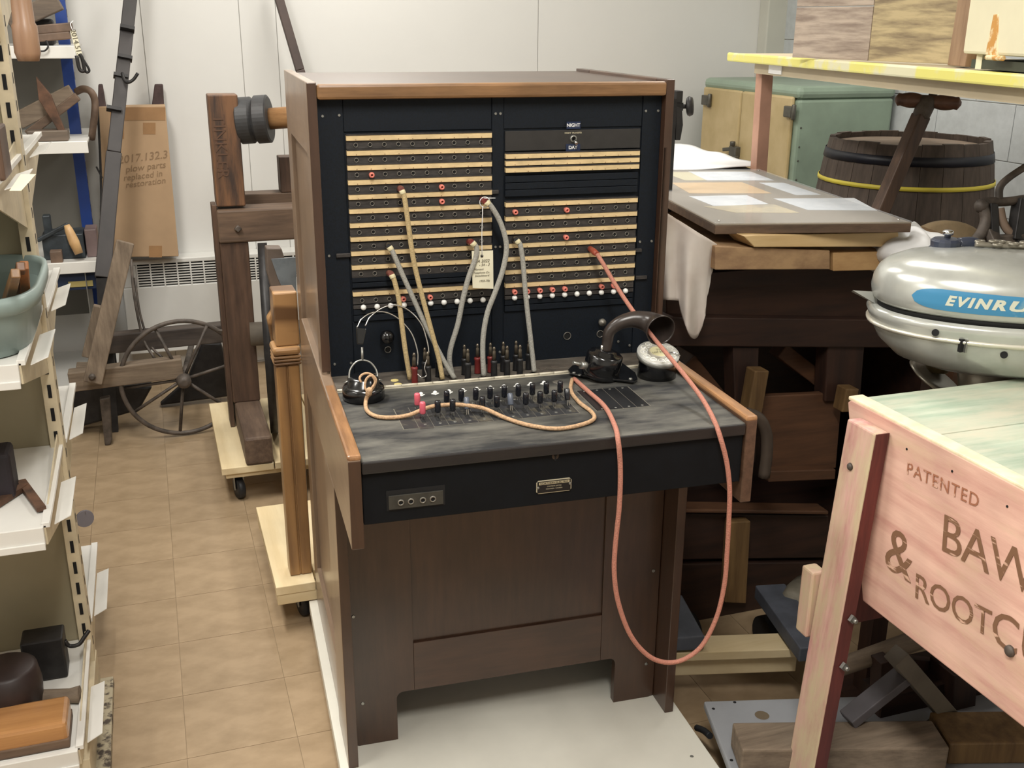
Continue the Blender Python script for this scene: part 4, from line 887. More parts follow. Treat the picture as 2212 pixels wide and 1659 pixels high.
single('black_strap_buckle', MB().tube([A(165, 120, 'y', 2.19), A(172, 150, 'y', 2.19), A(182, 152, 'y', 2.19), A(178, 128, 'y', 2.19), A(172, 116, 'y', 2.19)], 0.006, 8, 5, closed=False).tube([A(172, 118, 'y', 2.2), A(184, 135, 'y', 2.2), A(193, 152, 'y', 2.2), A(186, 156, 'y', 2.2), A(180, 140, 'y', 2.2)], 0.004, 8, 5), IROND, 'black looped strap hanging below the cream tag', 'strap')
single('wooden_wedge_blade', MB().prism([(A(78, 165, 'y', 2.26).x, A(78, 165, 'y', 2.26).z), (A(84, 215, 'y', 2.26).x, A(84, 215, 'y', 2.26).z), (A(128, 285, 'y', 2.26).x, A(128, 285, 'y', 2.26).z), (A(142, 300, 'y', 2.26).x, z2 + 0.002), (A(146, 292, 'y', 2.26).x, z2 + 0.01), (A(110, 205, 'y', 2.26).x, A(110, 205, 'y', 2.26).z)], 0.03, 'xz', 2.25), RUST, 'pointed reddish-brown wedge leaning on the second white shelf', 'wedge', bevel=0.002)
single('grey_beam_tool', MB().bar(A(40, 260, 'y', 2.36), A(158, 200, 'y', 2.36), 0.05, 0.06), OLDWX, 'grey wooden beam slanting behind the pointed wedge', 'beam', bevel=0.003)
single('dark_beam_tool', MB().bar(A(60, 290, 'y', 2.32), A(168, 208, 'y', 2.32), 0.04, 0.03), POSTWX, 'darker wooden bar under the slanting grey beam', 'beam', bevel=0.003)
single('flat_plane_body', MB().box(A(60, 300, 'y', 2.24).x, A(148, 300, 'y', 2.24).x, 2.235, 2.32, z2 + 0.001, A(100, 282, 'y', 2.24).z), GREYW, 'flat grey-brown plane body on the second white shelf', 'plane', bevel=0.004)
single('leather_strap', MB().tube([A(165, 198, 'y', 2.4), A(180, 192, 'y', 2.38), A(196, 198, 'y', 2.36), A(205, 218, 'y', 2.36), A(204, 250, 'y', 2.36), A(198, 300, 'y', 2.4)], 0.013, 8, 6), LTHR, 'grey leather strap curling off the second shelf past the blue post', 'strap')
t = thing('bench_vise', 'dark iron tool with tan wooden crank handle on the third white shelf', 'vise', (A(130, 540, 'y', 2.28).x, 2.28, z3))
part('frame', MB().box(A(95, 545, 'y', 2.3).x, A(185, 545, 'y', 2.3).x, 2.28, 2.42, z3 + 0.001, A(130, 505, 'y', 2.3).z).bar(A(80, 520, 'y', 2.27), A(148, 484, 'y', 2.27), 0.015, 0.015).box(A(95, 500, 'y', 2.3).x, A(112, 500, 'y', 2.3).x, 2.30, 2.34, A(95, 540, 'y', 2.3).z, A(100, 466, 'y', 2.3).z), mat('vise_iron', (70, 78, 84), 0.5, metal=0.3, var=0.4, scale=12), t, bevel=0.004)
a, b = A(144, 486, 'y', 2.25), A(171, 548, 'y', 2.23)
part('handle', MB().lathe([(0.010, 0), (0.015, 0.02), (0.019, (b - a).length * 0.6), (0.015, (b - a).length)], a, b - a, 14), wood('crank_handle', (206, 170, 122), (174, 134, 88), 'z', 0.4, 6), t)
single('red_brown_plate', MB().box(A(186, 530, 'y', 2.3).x, A(212, 530, 'y', 2.3).x, 2.29, 2.40, z3 + 0.001, A(190, 495, 'y', 2.3).z), mat('red_brown_plate', (122, 104, 102), 0.5, var=0.1, scale=12), 'reddish grey metal plate at the right end of the third shelf', 'plate', bevel=0.003)
single('small_tan_box', MB().box(A(110, 575, 'y', 2.2).x, A(136, 575, 'y', 2.2).x, 2.215, 2.26, z3 + 0.001, A(120, 545, 'y', 2.2).z), LTHR, 'small tan box at the front of the third white shelf', 'box', bevel=0.003)
t = thing('blue_crate', 'dark blue crate with yellow strip under the third white shelf', 'crate', (-0.7, 2.35, z3 - 0.1))
part('body', MB().box(-1.3, A(228, 600, 'y', 2.25).x, 2.245, 2.5, A(228, 622, 'y', 2.25).z, z3 - 0.042), mat('crate_blue', (36, 52, 84), 0.5, var=0.2, scale=8), t, bevel=0.004)
part('strip', MB().box(A(148, 615, 'y', 2.24).x, A(201, 615, 'y', 2.24).x, 2.24, 2.246, A(150, 621, 'y', 2.24).z, A(150, 609, 'y', 2.24).z), mat('mustard', (172, 156, 96), 0.6), t)

# ------------------------------------------------------------------ plough, box and bars before the heater
yb_ = 2.62
def q4(pts, y, t): return MB().slab([A(*p, 'y', y) for p in pts], t)
t = thing('cardboard_box', 'tall flat cardboard box with handwritten inventory number, standing on the wall heater', 'box', (A(300, 555, 'y', 2.64).x, 2.68, 0.52))
zb1 = 0.5215; yy = 2.62
c1, c2, c3, c4 = A(248, 556, 'y', yy), A(386, 554, 'y', yy), A(357, 228, 'y', yy), A(237, 231, 'y', yy)
part('front', MB().slab([c1, c2, c3, c4], 0.09), CARD, t, bevel=0.003)
s1, s2 = A(222, 556, 'y', yy), A(212, 232, 'y', yy)
part('side', MB().slab([Vector((s1.x, yy + 0.03, c1.z)), Vector((c1.x - 0.001, yy, c1.z)), Vector((c4.x - 0.001, yy, c4.z)), Vector((s2.x, yy + 0.03, c4.z))], 0.055), CARD, t, bevel=0.003)
for (ax_, ay_, bx_, by_) in ((248, 268, 268, 300), (309, 265, 336, 290), (322, 531, 350, 556), (238, 232, 357, 260)):
    part('tape', MB().slab([A(ax_, by_, 'y', yy - 0.001), A(bx_, by_, 'y', yy - 0.001), A(bx_, ay_, 'y', yy - 0.001), A(ax_, ay_, 'y', yy - 0.001)], 0.0008), CARDT, t)
for txt, px_, py_, sz in (('2017.132.3', 308, 340, 0.043), ('plow parts', 314, 361, 0.036), ('replaced in', 308, 380, 0.034), ('restoration', 314, 395, 0.034)):
    lettering(txt, sz, mat('pencil_card', (140, 114, 86), 0.8), t, plane_m(A(px_, py_, 'y', yy - 0.0016), (1, 0, 0.09), (0, 0, 1)), ext=0.0001, shear=0.25)
for n_, (px0, px1, tip, lab) in enumerate((((211, 230, 217, 'left rusty iron prong standing behind the cardboard box')), ((327, 355, 342, 'right rusty iron prong standing behind the cardboard box')))):
    a, b = A(px0, 235, 'y', 2.74), A(px1, 235, 'y', 2.74); tp = A(tip, 182, 'y', 2.74)
    single('iron_prong', MB().prism([(a.x, 0.522), (b.x, 0.522), (b.x, a.z), (tp.x + 0.008 + 0.01 * n_, tp.z), (tp.x - 0.008 - 0.006 * n_, tp.z), (a.x, a.z)], 0.03, 'xz', 2.735), mat('prong_rust', (84, 64, 62), 0.7, var=0.3, scale=20, bump=0.2), lab, 'iron prong', bevel=0.004)
# long dark beam leaning on the wall
t = thing('leaning_plough_beam', 'long dark iron-strapped beam leaning in front of the cardboard box', 'beam', tuple(A(228, 560, 'y', 2.25)))
p0, p1 = A(226, 640, 'y', 2.16), A(289, -60, 'y', 2.55); p0.z = 0.45
pb0 = A(222, 600, 'y', 2.16)
part('shaft', MB().bar(pb0, A(246, 330, 'y', 2.32), 0.055, 0.04, (0, 1, 0)).bar(A(246, 330, 'y', 2.32), A(290, -80, 'y', 2.6), 0.048, 0.038, (0, 1, 0)), mat('beam_dark', (56, 51, 50), 0.55, var=0.2, scale=9, bump=0.1), t, bevel=0.003)
for (px_, py_, yy_) in ((246, 236, 2.36), (261, 165, 2.42), (270, 125, 2.44), (275, 62, 2.47)):
    c_ = A(px_, py_, 'y', yy_); d_ = (A(290, -80, 'y', 2.6) - A(246, 330, 'y', 2.32)).normalized()
    part('band', MB().bar(c_ - d_ * 0.006, c_ + d_ * 0.006, 0.051, 0.042, (0, 1, 0)), IROND, t)
part('hook', MB().tube([A(264, 158, 'y', 2.38), A(268, 172, 'y', 2.36), A(276, 178, 'y', 2.35), A(288, 172, 'y', 2.35), A(298, 158, 'y', 2.35)], 0.006, 8, 5), IROND, t)
part('foot', MB().bar(pb0, Vector((pb0.x - 0.03, 2.1, 0.0)), 0.045, 0.04, (0, 1, 0)), IROND, t)
single('thin_iron_rod', MB().tube([A(211, 235, 'y', 2.5), A(216, 330, 'y', 2.5), A(219, 420, 'y', 2.5), A(222, 520, 'y', 2.45), Vector((-0.47, 2.4, 0.0))], 0.005, 6, 4).bar(A(208, 360, 'y', 2.5), A(221, 385, 'y', 2.5), 0.01, 0.006), IROND, 'thin dark iron rod leaning left of the cardboard box', 'rod')
p0, p1 = A(586, -60, 'y', 2.7), A(648, 152, 'y', 2.62); d_ = (p1 - p0).normalized()
single('dark_leaning_bar', MB().bar(p0, p1, 0.035, 0.03, (0, 1, 0)).bar(p1, p1 + d_ * 0.35, 0.035, 0.03, (0, 1, 0)).bar(p1 + d_ * 0.35, Vector((p1.x + 0.25, 2.55, 0.0)), 0.035, 0.03, (0, 1, 0)), mat('beam_brown', (74, 58, 52), 0.55, var=0.2, scale=9), 'dark bar leaning on the wall above the top left of the switchboard', 'bar', bevel=0.003)
# plough frame
t = thing('wooden_plough_frame', 'weathered grey timber frame with iron spoked wheel in front of the heater', 'farm implement', (-0.35, 1.95, 0))
a, b = A(200, 826, 'y', 1.88), A(271, 522, 'y', 1.95)
part('leaning_post', MB().bar(a, b, 0.062, 0.04, (0, 1, 0), 0.058, 0.04), OLDW, t, bevel=0.004)
part('rear_post', MB().bar(A(186, 770, 'y', 2.0), A(212, 660, 'y', 2.0), 0.03, 0.03, (0, 1, 0)), OLDW, t, bevel=0.003)
part('long_beam', MB().bar(A(150, 822, 'y', 1.97), A(394, 791, 'y', 1.97), 0.06, 0.072), OLDWX, t, bevel=0.004)
part('rear_beam', MB().bar(A(190, 745, 'y', 2.12), A(486, 716, 'y', 2.12), 0.06, 0.07), wood('dark_beam', (84, 74, 66), (54, 48, 46), 'x', 0.7, 9, 0.2), t, bevel=0.004)
part('low_beam', MB().bar(A(165, 800, 'y', 2.15), A(240, 800, 'y', 2.15), 0.06, 0.05), OLDWX, t, bevel=0.004)
bl = A(199, 814, 'y', 1.86)
part('bolt', MB().lathe([(0.012, 0), (0.012, 0.004), (0.006, 0.006), (0.006, 0.012)], bl, (0, -1, 0), 10), IRON, t)
hc = A(396, 821, 'y', 1.95); hc.z = 0.2255
hubm = MB().lathe([(0.022, -0.04), (0.026, -0.02), (0.026, 0.03), (0.020, 0.045), (0.010, 0.05)], hc, (0.06, -1, 0.02), 16)
part('wheel_hub', hubm, IRON, t)
R_ = 0.215
part('wheel_rim', MB().tube([hc + Vector((R_ * math.cos(a), 0.02 + 0.02 * math.cos(a), R_ * math.sin(a) - 0.0)) for a in [i * 2 * math.pi / 28 for i in range(28)]], 0.0085, 8, 2, closed=True), IRON, t)
for k, ang in enumerate((62, 112, 185, 212, 262, 318, 12)):
    a_ = math.radians(ang); part('wheel_spoke', MB().cyl(hc, hc + Vector((R_ * math.cos(a_), 0.02, R_ * math.sin(a_))), 0.006, n=8), IRON, t)
part('wheel_axle', MB().cyl(hc, hc + Vector((0.05, 0.45, 0.0)), 0.012, n=10), IRON, t)
part('tie_rod', MB().tube([A(283, 560, 'y', 2.2), A(290, 640, 'y', 2.15), A(309, 730, 'y', 2.1), A(335, 776, 'y', 2.05)], 0.0055, 6, 4).tube([A(291, 600, 'y', 2.2), A(303, 680, 'y', 2.15), A(325, 745, 'y', 2.1), A(350, 772, 'y', 2.05)], 0.005, 6, 4), IRON, t)
part('share', MB().prism([(A(215, 860, 'y', 1.96).x, A(215, 860, 'y', 1.96).z), (A(238, 855, 'y', 1.96).x, A(238, 855, 'y', 1.96).z), (A(242, 945, 'y', 1.96).x, 0.02), (A(238, 960, 'y', 1.96).x, 0.0), (A(226, 958, 'y', 1.96).x, 0.0)], 0.03, 'xz', 1.95), IRON, t, bevel=0.006)
part('mouldboard', MB().prism([(A(150, 830, 'y', 2.1).x, 0.2), (A(330, 835, 'y', 2.1).x, 0.16), (A(300, 880, 'y', 2.1).x, 0.07), (A(150, 890, 'y', 2.1).x, 0.02)], 0.08, 'xz', 2.1), IROND, t, bevel=0.01)
part('mouldboard', MB().prism([(A(440, 760, 'y', 2.3).x, 0.26), (A(480, 755, 'y', 2.3).x, 0.25), (A(500, 830, 'y', 2.3).x, 0.02), (A(340, 840, 'y', 2.3).x, 0.01), (A(400, 790, 'y', 2.3).x, 0.1)], 0.05, 'xz', 2.3), IROND, t, bevel=0.01)

# ------------------------------------------------------------------ timber machine post on its dolly
d1 = thing('pine_dolly', 'pine plank dolly on casters under the brown timber machine', 'dolly', (0.15, 1.6, 0))
for k, (a, b) in enumerate(((-0.142, 0.02), (0.024, 0.19), (0.194, 0.36))):
    part('plank', MB().box(a, b, 1.30, 1.935, 0.105, 0.128), PINEY, d1, bevel=0.002)
part('cleat', MB().box(-0.13, 0.36, 1.31, 1.36, 0.088, 0.105), PINE, d1, bevel=0.002)
part('cleat', MB().box(-0.13, 0.36, 1.87, 1.92, 0.088, 0.105), PINE, d1, bevel=0.002)
def caster(root, x, y, r=0.036, top=0.088):
    part('caster_fork', MB().box(x - 0.02, x + 0.02, y - 0.02, y + 0.02, top - 0.008, top).box(x - 0.016, x - 0.012, y - 0.012, y + 0.02, r * 0.9, top - 0.006).box(x + 0.012, x + 0.016, y - 0.012, y + 0.02, r * 0.9, top - 0.006), STEEL, root, bevel=0.001)
    part('caster_wheel', MB().lathe([(0.010, -0.011), (r - 0.003, -0.011), (r, -0.006), (r, 0.006), (r - 0.003, 0.011), (0.010, 0.011)], (x, y, r), (1, 0.25, 0), 24), RUBBER, root)
caster(d1, -0.09, 1.35); caster(d1, 0.31, 1.35); caster(d1, -0.09, 1.88); caster(d1, 0.31, 1.88)
tm = thing('timber_machine', 'brown timber post machine with twin black pulley wheel, branded lettering on its post', 'machine', (-0.02, 1.7, 0.128))
part('foot_beam', MB().box(-0.066, 0.020, 1.297, 1.93, 0.129, 0.222), POSTWY, tm, bevel=0.008)
part('lower_post', MB().box(-0.070, 0.021, 1.645, 1.735, 0.222, 0.778), POSTW, tm, bevel=0.004)
part('upper_post', MB().box(-0.069, 0.023, 1.66, 1.75, 0.893, 1.245), BURNT, tm, bevel=0.004)
part('cross_beam', MB().box(-0.072, 0.45, 1.635, 1.75, 0.778, 0.885), POSTWX, tm, bevel=0.006)
part('rear_beam', MB().box(0.02, 0.45, 1.80, 1.88, 0.84, 0.91), POSTWX, tm, bevel=0.004)
part('rear_post', MB().box(0.155, 0.2, 1.80, 1.87, 0.91, 1.03), POSTW, tm, bevel=0.003)
part('side_cheek', MB().box(-0.085, -0.070, 1.66, 1.74, 0.13, 0.90), POSTW, tm, bevel=0.002)
part('bolt', MB().lathe([(0.012, 0), (0.012, 0.01), (0.009, 0.012)], (-0.01, 1.635, 0.825), (0, -1, 0), 4), IRON, tm)
part('bolt', MB().cyl((-0.07, 1.68, 0.47), (-0.1, 1.68, 0.475), 0.007, 0.004, 8), IRON, tm)
lettering('TINKLER', 0.052, mat('brand_burn', (86, 61, 45), 0.6), tm, plane_m((-0.042, 1.659, 1.085), (0, 0, -1), (1, 0, 0)), ext=0.0006)
wc = A(550, 259, 'y', 1.70); wax = Vector((1, -0.32, 0.08)).normalized()
part('pulley', MB().lathe([(0.012, -0.05), (0.068, -0.05), (0.074, -0.046), (0.074, -0.008), (0.070, -0.004), (0.066, 0.0), (0.070, 0.004), (0.076, 0.008), (0.076, 0.046), (0.070, 0.05), (0.02, 0.05)], wc, wax, 40, smooth=False), mat('pulley_black', (62, 64, 66), 0.55, rgb2=(44, 42, 42), scale=9), tm)
part('axle', MB().cyl(wc + wax * 0.05, wc + wax * 0.30, 0.034, n=20), wood('axle', (166, 126, 84), (128, 92, 58), 'x', 0.5, 8), tm)
part('pin', MB().cyl(wc - wax * 0.05, wc - wax * 0.09, 0.005, n=8), IRON, tm)
# big dark wheel behind
t = thing('belt_wheel', 'large dark spoked wheel seen edge-on right of the brown post', 'wheel', tuple(A(580, 850, 'y', 1.45)))
wc = A(585, 700, 'y', 1.50); wc.z = 0.455
R_ = 0.32
part('rim', MB().lathe([(R_ - 0.03, -0.013), (R_, -0.015), (R_, 0.015), (R_ - 0.03, 0.013)], wc + Vector((0.0, 0.1, 0.0)), (1, -0.10, 0), 48, caps=False), IROND, t)
part('rim', MB().lathe([(R_ - 0.03, -0.006), (R_ - 0.02, -0.008), (R_ - 0.02, 0.008), (R_ - 0.03, 0.006)], wc + Vector((0.05, 0.1, 0.0)), (1, -0.10, 0), 48, caps=False), mat('wheel_brown', (96, 80, 70), 0.6, var=0.2, scale=8), t)
for k in range(6):
    a_ = k * math.pi / 3 + 0.3; part('spoke', MB().cyl(wc + Vector((0.01, 0.1, 0)), wc + Vector((0.01 + 0.1 * 0.32 * math.cos(a_), 0.1 + (R_ - 0.02) * math.cos(a_), (R_ - 0.02) * math.sin(a_))), 0.012, n=8), IROND, t)
part('hub', MB().cyl(wc + Vector((-0.06, 0.1, 0.02)), wc + Vector((0.14, 0.08, 0.02)), 0.04, n=16), mat('hub_grey', (104, 96, 86), 0.5, var=0.2, scale=10), t)
g_ = A(620, 600, 'y', 1.30)
t = thing('treadle_grinder', 'brown iron frame with worn blue-grey metal plate beside the switchboard', 'machine seat', (g_.x, 1.3, 0.5))
def pl(pts, y, dy): return MB().prism([(A(a, b, 'y', y).x, A(a, b, 'y', y).z) for a, b in pts], dy, 'xz', y)
part('frame', pl(((575, 536), (608, 536), (640, 640), (592, 642), (578, 590)), 1.12, 0.05), mat('seat_brown', (112, 98, 88), 0.55, var=0.15, scale=8), t, bevel=0.004)
part('plate', pl(((586, 560), (640, 556), (640, 630), (612, 628), (600, 600)), 1.112, 0.006), mat('blue_grey_plate', (134, 142, 148), 0.4, rgb2=(100, 106, 112), scale=14, metal=0.2), t)
part('support', MB().box(A(604, 640, 'y', 1.15).x, A(636, 640, 'y', 1.15).x, 1.13, 1.2, 0.001, A(600, 636, 'y', 1.15).z), IROND, t)
# golden oak leg on second dolly
d2 = thing('pine_dolly', 'pine dolly on casters under the golden oak post beside the switchboard', 'dolly', (0.15, 0.75, 0))
part('plank', MB().box(-0.068, 0.03, 0.50, 0.985, 0.105, 0.129), PINEY, d2, bevel=0.002)
part('plank', MB().box(0.034, 0.30, 0.56, 0.985, 0.105, 0.129), PINEY, d2, bevel=0.002)
part('cleat', MB().box(-0.066, 0.30, 0.503, 0.55, 0.076, 0.105), PINE, d2, bevel=0.002)
part('cleat', MB().box(-0.066, 0.30, 0.93, 0.98, 0.076, 0.105), PINE, d2, bevel=0.002)
caster(d2, 0.005, 0.57, 0.032, 0.076); caster(d2, 0.26, 0.60, 0.032, 0.076); caster(d2, 0.0, 0.93, 0.032, 0.076)
op = thing('oak_cabinet_post', 'golden oak fluted post with carved capital standing beside the switchboard', 'furniture', (0.0, 0.6, 0.13))
part('shaft', MB().box(-0.026, -0.001, 0.545, 0.60, 0.13, 0.69).box(0.002, 0.029, 0.545, 0.60, 0.13, 0.69).box(-0.02, 0.024, 0.549, 0.60, 0.13, 0.69), OAK, op, bevel=0.003)
mb = MB().box(-0.032, 0.034, 0.535, 0.61, 0.717, 0.738)
part('capital', mb, OAKX, op, bevel=0.008)
for k in range(3):
    part('capital_reed', MB().box(-0.031, 0.034, 0.537, 0.61, 0.693 + k * 0.008, 0.6995 + k * 0.008), OAKX, op, bevel=0.0025)
part('frieze', MB().box(-0.022, 0.034, 0.545, 0.62, 0.738, 0.868), OAKX, op, bevel=0.004)
part('side_moulding', pl(((577, 690), (590, 668), (606, 668), (606, 755), (590, 755)), 0.63, 0.03), OAKX, op, bevel=0.004)

# ------------------------------------------------------------------ icebox in the far right corner
IX = 2.2; iy0, iy1 = 1.832, 2.60; izt = 1.235
ib = thing('icebox', 'pale green metal icebox cabinet with beige doors in the far right corner', 'icebox', (2.43, 2.2, 0))
part('cabinet', MB().box(IX + 0.006, 2.654, iy0, iy1, 0.08, izt - 0.05), GRN, ib, bevel=0.012)
part('lid', MB().box(IX - 0.004, 2.66, iy0 - 0.006, iy1 + 0.006, izt - 0.05, izt), GRN, ib, bevel=0.02)
part('foot', MB().box(IX + 0.03, IX + 0.08, iy0 + 0.03, iy0 + 0.08, 0, 0.08), PEWTER, ib)
part('foot', MB().box(2.58, 2.63, iy0 + 0.03, iy0 + 0.08, 0, 0.08), PEWTER, ib)
part('foot', MB().box(IX + 0.03, IX + 0.08, iy1 - 0.08, iy1 - 0.03, 0, 0.08), PEWTER, ib)
ysp = A(1607, 200, 'x', IX).y
dA = part('door', MB().box(IX - 0.012, IX + 0.006, ysp + 0.004, iy1 - 0.012, 0.35, A(1524, 187, 'x', IX).z), BEIGE, ib, bevel=0.008)
dB = part('door', MB().box(IX - 0.012, IX + 0.006, iy0 + 0.028, ysp - 0.004, 0.35, A(1700, 207, 'x', IX).z), BEIGE, ib, bevel=0.012)
def hinge(px_, py_, par, nm='hinge'):
    c_ = A(px_, py_, 'x', IX - 0.02)
    part(nm, MB().box(IX - 0.032, IX - 0.010, c_.y - 0.035, c_.y + 0.02, c_.z - 0.022, c_.z + 0.022).cyl((IX - 0.022, c_.y - 0.04, c_.z - 0.03), (IX - 0.022, c_.y - 0.04, c_.z + 0.03), 0.009, n=12), PEWTER, par, bevel=0.004)
hinge(1703, 241, dB); hinge(1524, 216, dA); 
c_ = A(1588, 325, 'x', IX - 0.02)
part('latch', MB().box(IX - 0.035, IX - 0.010, c_.y - 0.03, c_.y + 0.03, c_.z - 0.025, c_.z + 0.018).bar((IX - 0.03, c_.y + 0.02, c_.z + 0.005), A(1562, 323, 'x', IX - 0.04), 0.012, 0.016).cyl((IX - 0.035, c_.y, c_.z + 0.02), (IX - 0.035, c_.y, c_.z + 0.04), 0.012, n=10).box(IX - 0.04, IX - 0.02, c_.y - 0.035, c_.y - 0.01, c_.z - 0.045, c_.z - 0.02), PEWTER, dA, bevel=0.003)
c_ = A(1616, 188, 'x', IX)
part('badge', MB().box(IX, IX + 0.0075, c_.y - 0.05, c_.y + 0.04, c_.z - 0.009, c_.z + 0.012), mat('brass_badge', (180, 160, 110), 0.4, metal=0.4), ib, bevel=0.002)
mb = MB()
for k in range(12): mb.lathe([(0.004, 0), (0.003, 0.003)], (IX + 0.022, iy0, 0.35 + 0.065 * k + 0.01 * (k % 2)), (0, -1, 0), 8)
part('rivet_row', mb, PEWTER, ib)

# ------------------------------------------------------------------ barrel
bc = Vector((2.06, 0.98, 0.30)); bh_ = 0.825
cr = thing('crate', 'low wooden crate under the barrel', 'crate', (bc.x, bc.y, 0))
for z in (0.0, 0.10, 0.20):
    part('slat', MB().box(bc.x - 0.28, bc.x + 0.28, bc.y - 0.28, bc.y - 0.26, z + 0.004, z + 0.095).box(bc.x - 0.28, bc.x - 0.26, bc.y - 0.28, bc.y + 0.28, z + 0.004, z + 0.095), OLDWX, cr)
part('top', MB().box(bc.x - 0.28, bc.x + 0.28, bc.y - 0.28, bc.y + 0.28, 0.285, 0.30), OLDWX, cr)
br = thing('barrel', 'weathered oak barrel with black hoops and yellow tape behind the table', 'barrel', tuple(bc))
def rad(h): 
    t_ = (h / bh_) * 2 - 1; return 0.247 + 0.045 * (1 - t_ * t_)
NS = 24
for k in range(NS):
    a0 = 2 * math.pi * k / NS + 0.0025; a1 = 2 * math.pi * (k + 1) / NS - 0.0025; dz = random.uniform(-0.004, 0.003)
    vs = []; fs = []
    hs = [0, 0.2, 0.4, 0.6, 0.75, bh_ + dz]
    for h_ in hs:
        r = rad(h_)
        for (rr_, a) in ((r, a0), (r, a1), (r - 0.018, a1), (r - 0.018, a0)): vs.append(bc + Vector((rr_ * math.cos(a), rr_ * math.sin(a), h_)))
    for i in range(len(hs) - 1):
        for j in range(4): fs.append((i * 4 + j, i * 4 + (j + 1) % 4, (i + 1) * 4 + (j + 1) % 4, (i + 1) * 4 + j))
    fs += [(0, 1, 2, 3), tuple(reversed(range((len(hs) - 1) * 4, len(hs) * 4)))]
    part('stave', MB().add(vs, fs), BARR, br)
part('barrel_head', MB().cyl(bc + Vector((0, 0, bh_ - 0.035)), bc + Vector((0, 0, bh_ - 0.02)), rad(bh_) - 0.017, n=32), wood('head', (150, 132, 114), (120, 104, 90), 'x', 0.7, 6), br)
def hoop(h0, h1, m, nm, tilt=0.0):
    mb = MB()
    mb.lathe([(rad(h0) + 0.001, h0), (rad(h0) + 0.0025, h0), (rad(h1) + 0.0025, h1), (rad(h1) + 0.001, h1)], bc, (0, 0, 1), 40, caps=False)
    part(nm, mb, m, br)
hoop(0.762, 0.790, HOOPK, 'hoop'); hoop(0.690, 0.703, TAPEY, 'yellow_tape'); hoop(0.50, 0.53, HOOPK, 'hoop'); hoop(0.12, 0.15, HOOPK, 'hoop')
# T handled tool
t = thing('auger', 'old auger with turned wooden T handle leaning against the barrel', 'tool', tuple(D(1905, 445, 3.0)))
e0, e1, cc_ = D(1933, 214, 2.98), D(2077, 224, 2.92), D(2003, 219, 2.95)
L_ = (e1 - e0).length; prof = []
for k in range(21):
    u = k / 20; r = 0.0105 + 0.0085 * abs(math.sin(math.pi * (u * 2 - 0.0))) ** 1.3
    if 0.36 < u < 0.64: r = 0.015
    if u == 0 or u == 1: r = 0.004
    if u in (0.05, 0.95): r = 0.016
    prof.append((r * 1.13, u * L_))
part('handle', MB().lathe(prof, e0, e1 - e0, 16), wood('auger_handle', (118, 84, 66), (76, 52, 44), 'x', 0.45, 7), t)
sb_ = D(1895, 470, 3.02)
sdir = (sb_ - cc_).normalized()
part('socket', MB().lathe([(0.020, -0.012), (0.026, 0.0), (0.024, 0.04), (0.020, 0.05)], cc_, sdir, 14).lathe([(0.010, -0.03), (0.012, -0.02), (0.012, -0.01)], cc_ + Vector((0.01, 0, 0)), sdir, 10), IRON, t)
low = sb_ + sdir * ((sb_.z - 0.0) / -sdir.z)
part('shaft', MB().bar(cc_ + sdir * 0.04, low, 0.040, 0.040, (0, 1, 0)), POSTW, t, bevel=0.004)

# ------------------------------------------------------------------ yellow edged table and what stands on it
tb = thing('yellow_edged_table', 'high beige work table with yellow edge band and pinkish leg, top right', 'table', (1.8, 0.3, 0))
e_far = Vector((1.493, 1.187, 1.378)); ddir = Vector((0.158, 0.987, 0)).normalized(); sdir2 = Vector((ddir.y, -ddir.x, 0))
e_near = e_far - ddir * 1.95
def tpt(u, v, z): p_ = e_far - ddir * u + sdir2 * v; return Vector((p_.x, p_.y, z))
def tslab(u0, u1, v0, v1, z0, z1): 
    return MB().add([tpt(u0, v0, z0), tpt(u1, v0, z0), tpt(u1, v1, z0), tpt(u0, v1, z0), tpt(u0, v0, z1), tpt(u1, v0, z1), tpt(u1, v1, z1), tpt(u0, v1, z1)], [(0, 1, 2, 3), (7, 6, 5, 4), (0, 4, 5, 1), (1, 5, 6, 2), (2, 6, 7, 3), (3, 7, 4, 0)])
part('top', tslab(0.01, 1.95, 0.01, 0.62, 1.357, 1.379), TBLT, tb)
part('edge_band', tslab(0.0, 1.95, 0.0, 0.0115, 1.355, 1.381), YEL, tb, bevel=0.005)
part('apron', tslab(0.16, 1.93, 0.03, 0.05, 1.325, 1.357), TBLT, tb)
lg = A(1652, 150, 'y', 1.03)
part('leg', MB().bar(Vector((lg.x, 1.03, 1.355)), Vector((lg.x + 0.03, 1.03, 0.0)), 0.04, 0.035, (0, 1, 0)), TLEG, tb, bevel=0.002)
wallb = part('wall_bracket', MB().slab([tpt(0.1, 0.60, 1.33), tpt(0.1, 0.90, 1.33), tpt(0.1, 0.90, 1.357), tpt(0.1, 0.60, 1.357)], 0.03), TLEG, tb)
part('leg', MB().bar(tpt(1.88, 0.58, 1.357), tpt(1.88, 0.58, 0.0), 0.04, 0.035, (0, 1, 0)), TLEG, tb, bevel=0.002)
a, b = D(1660, 147, 3.18), D(1687, 164, 3.16)
def pxof(p_):
    r_ = p_ - CAM; w_ = r_.dot(fwd); return 1106 + F * r_.dot(right) / w_
ua = min([k * 0.002 for k in range(400)], key=lambda u: abs(pxof(tpt(u, 0.027, 1.34)) - 1661)); ub = min([k * 0.002 for k in range(400)], key=lambda u: abs(pxof(tpt(u, 0.027, 1.34)) - 1688))
part('label', tslab(ua, ub, 0.026, 0.0295, 1.330, 1.3545), mat('label_white', (236, 236, 236), 0.5), tb, label='small white label on the table apron')
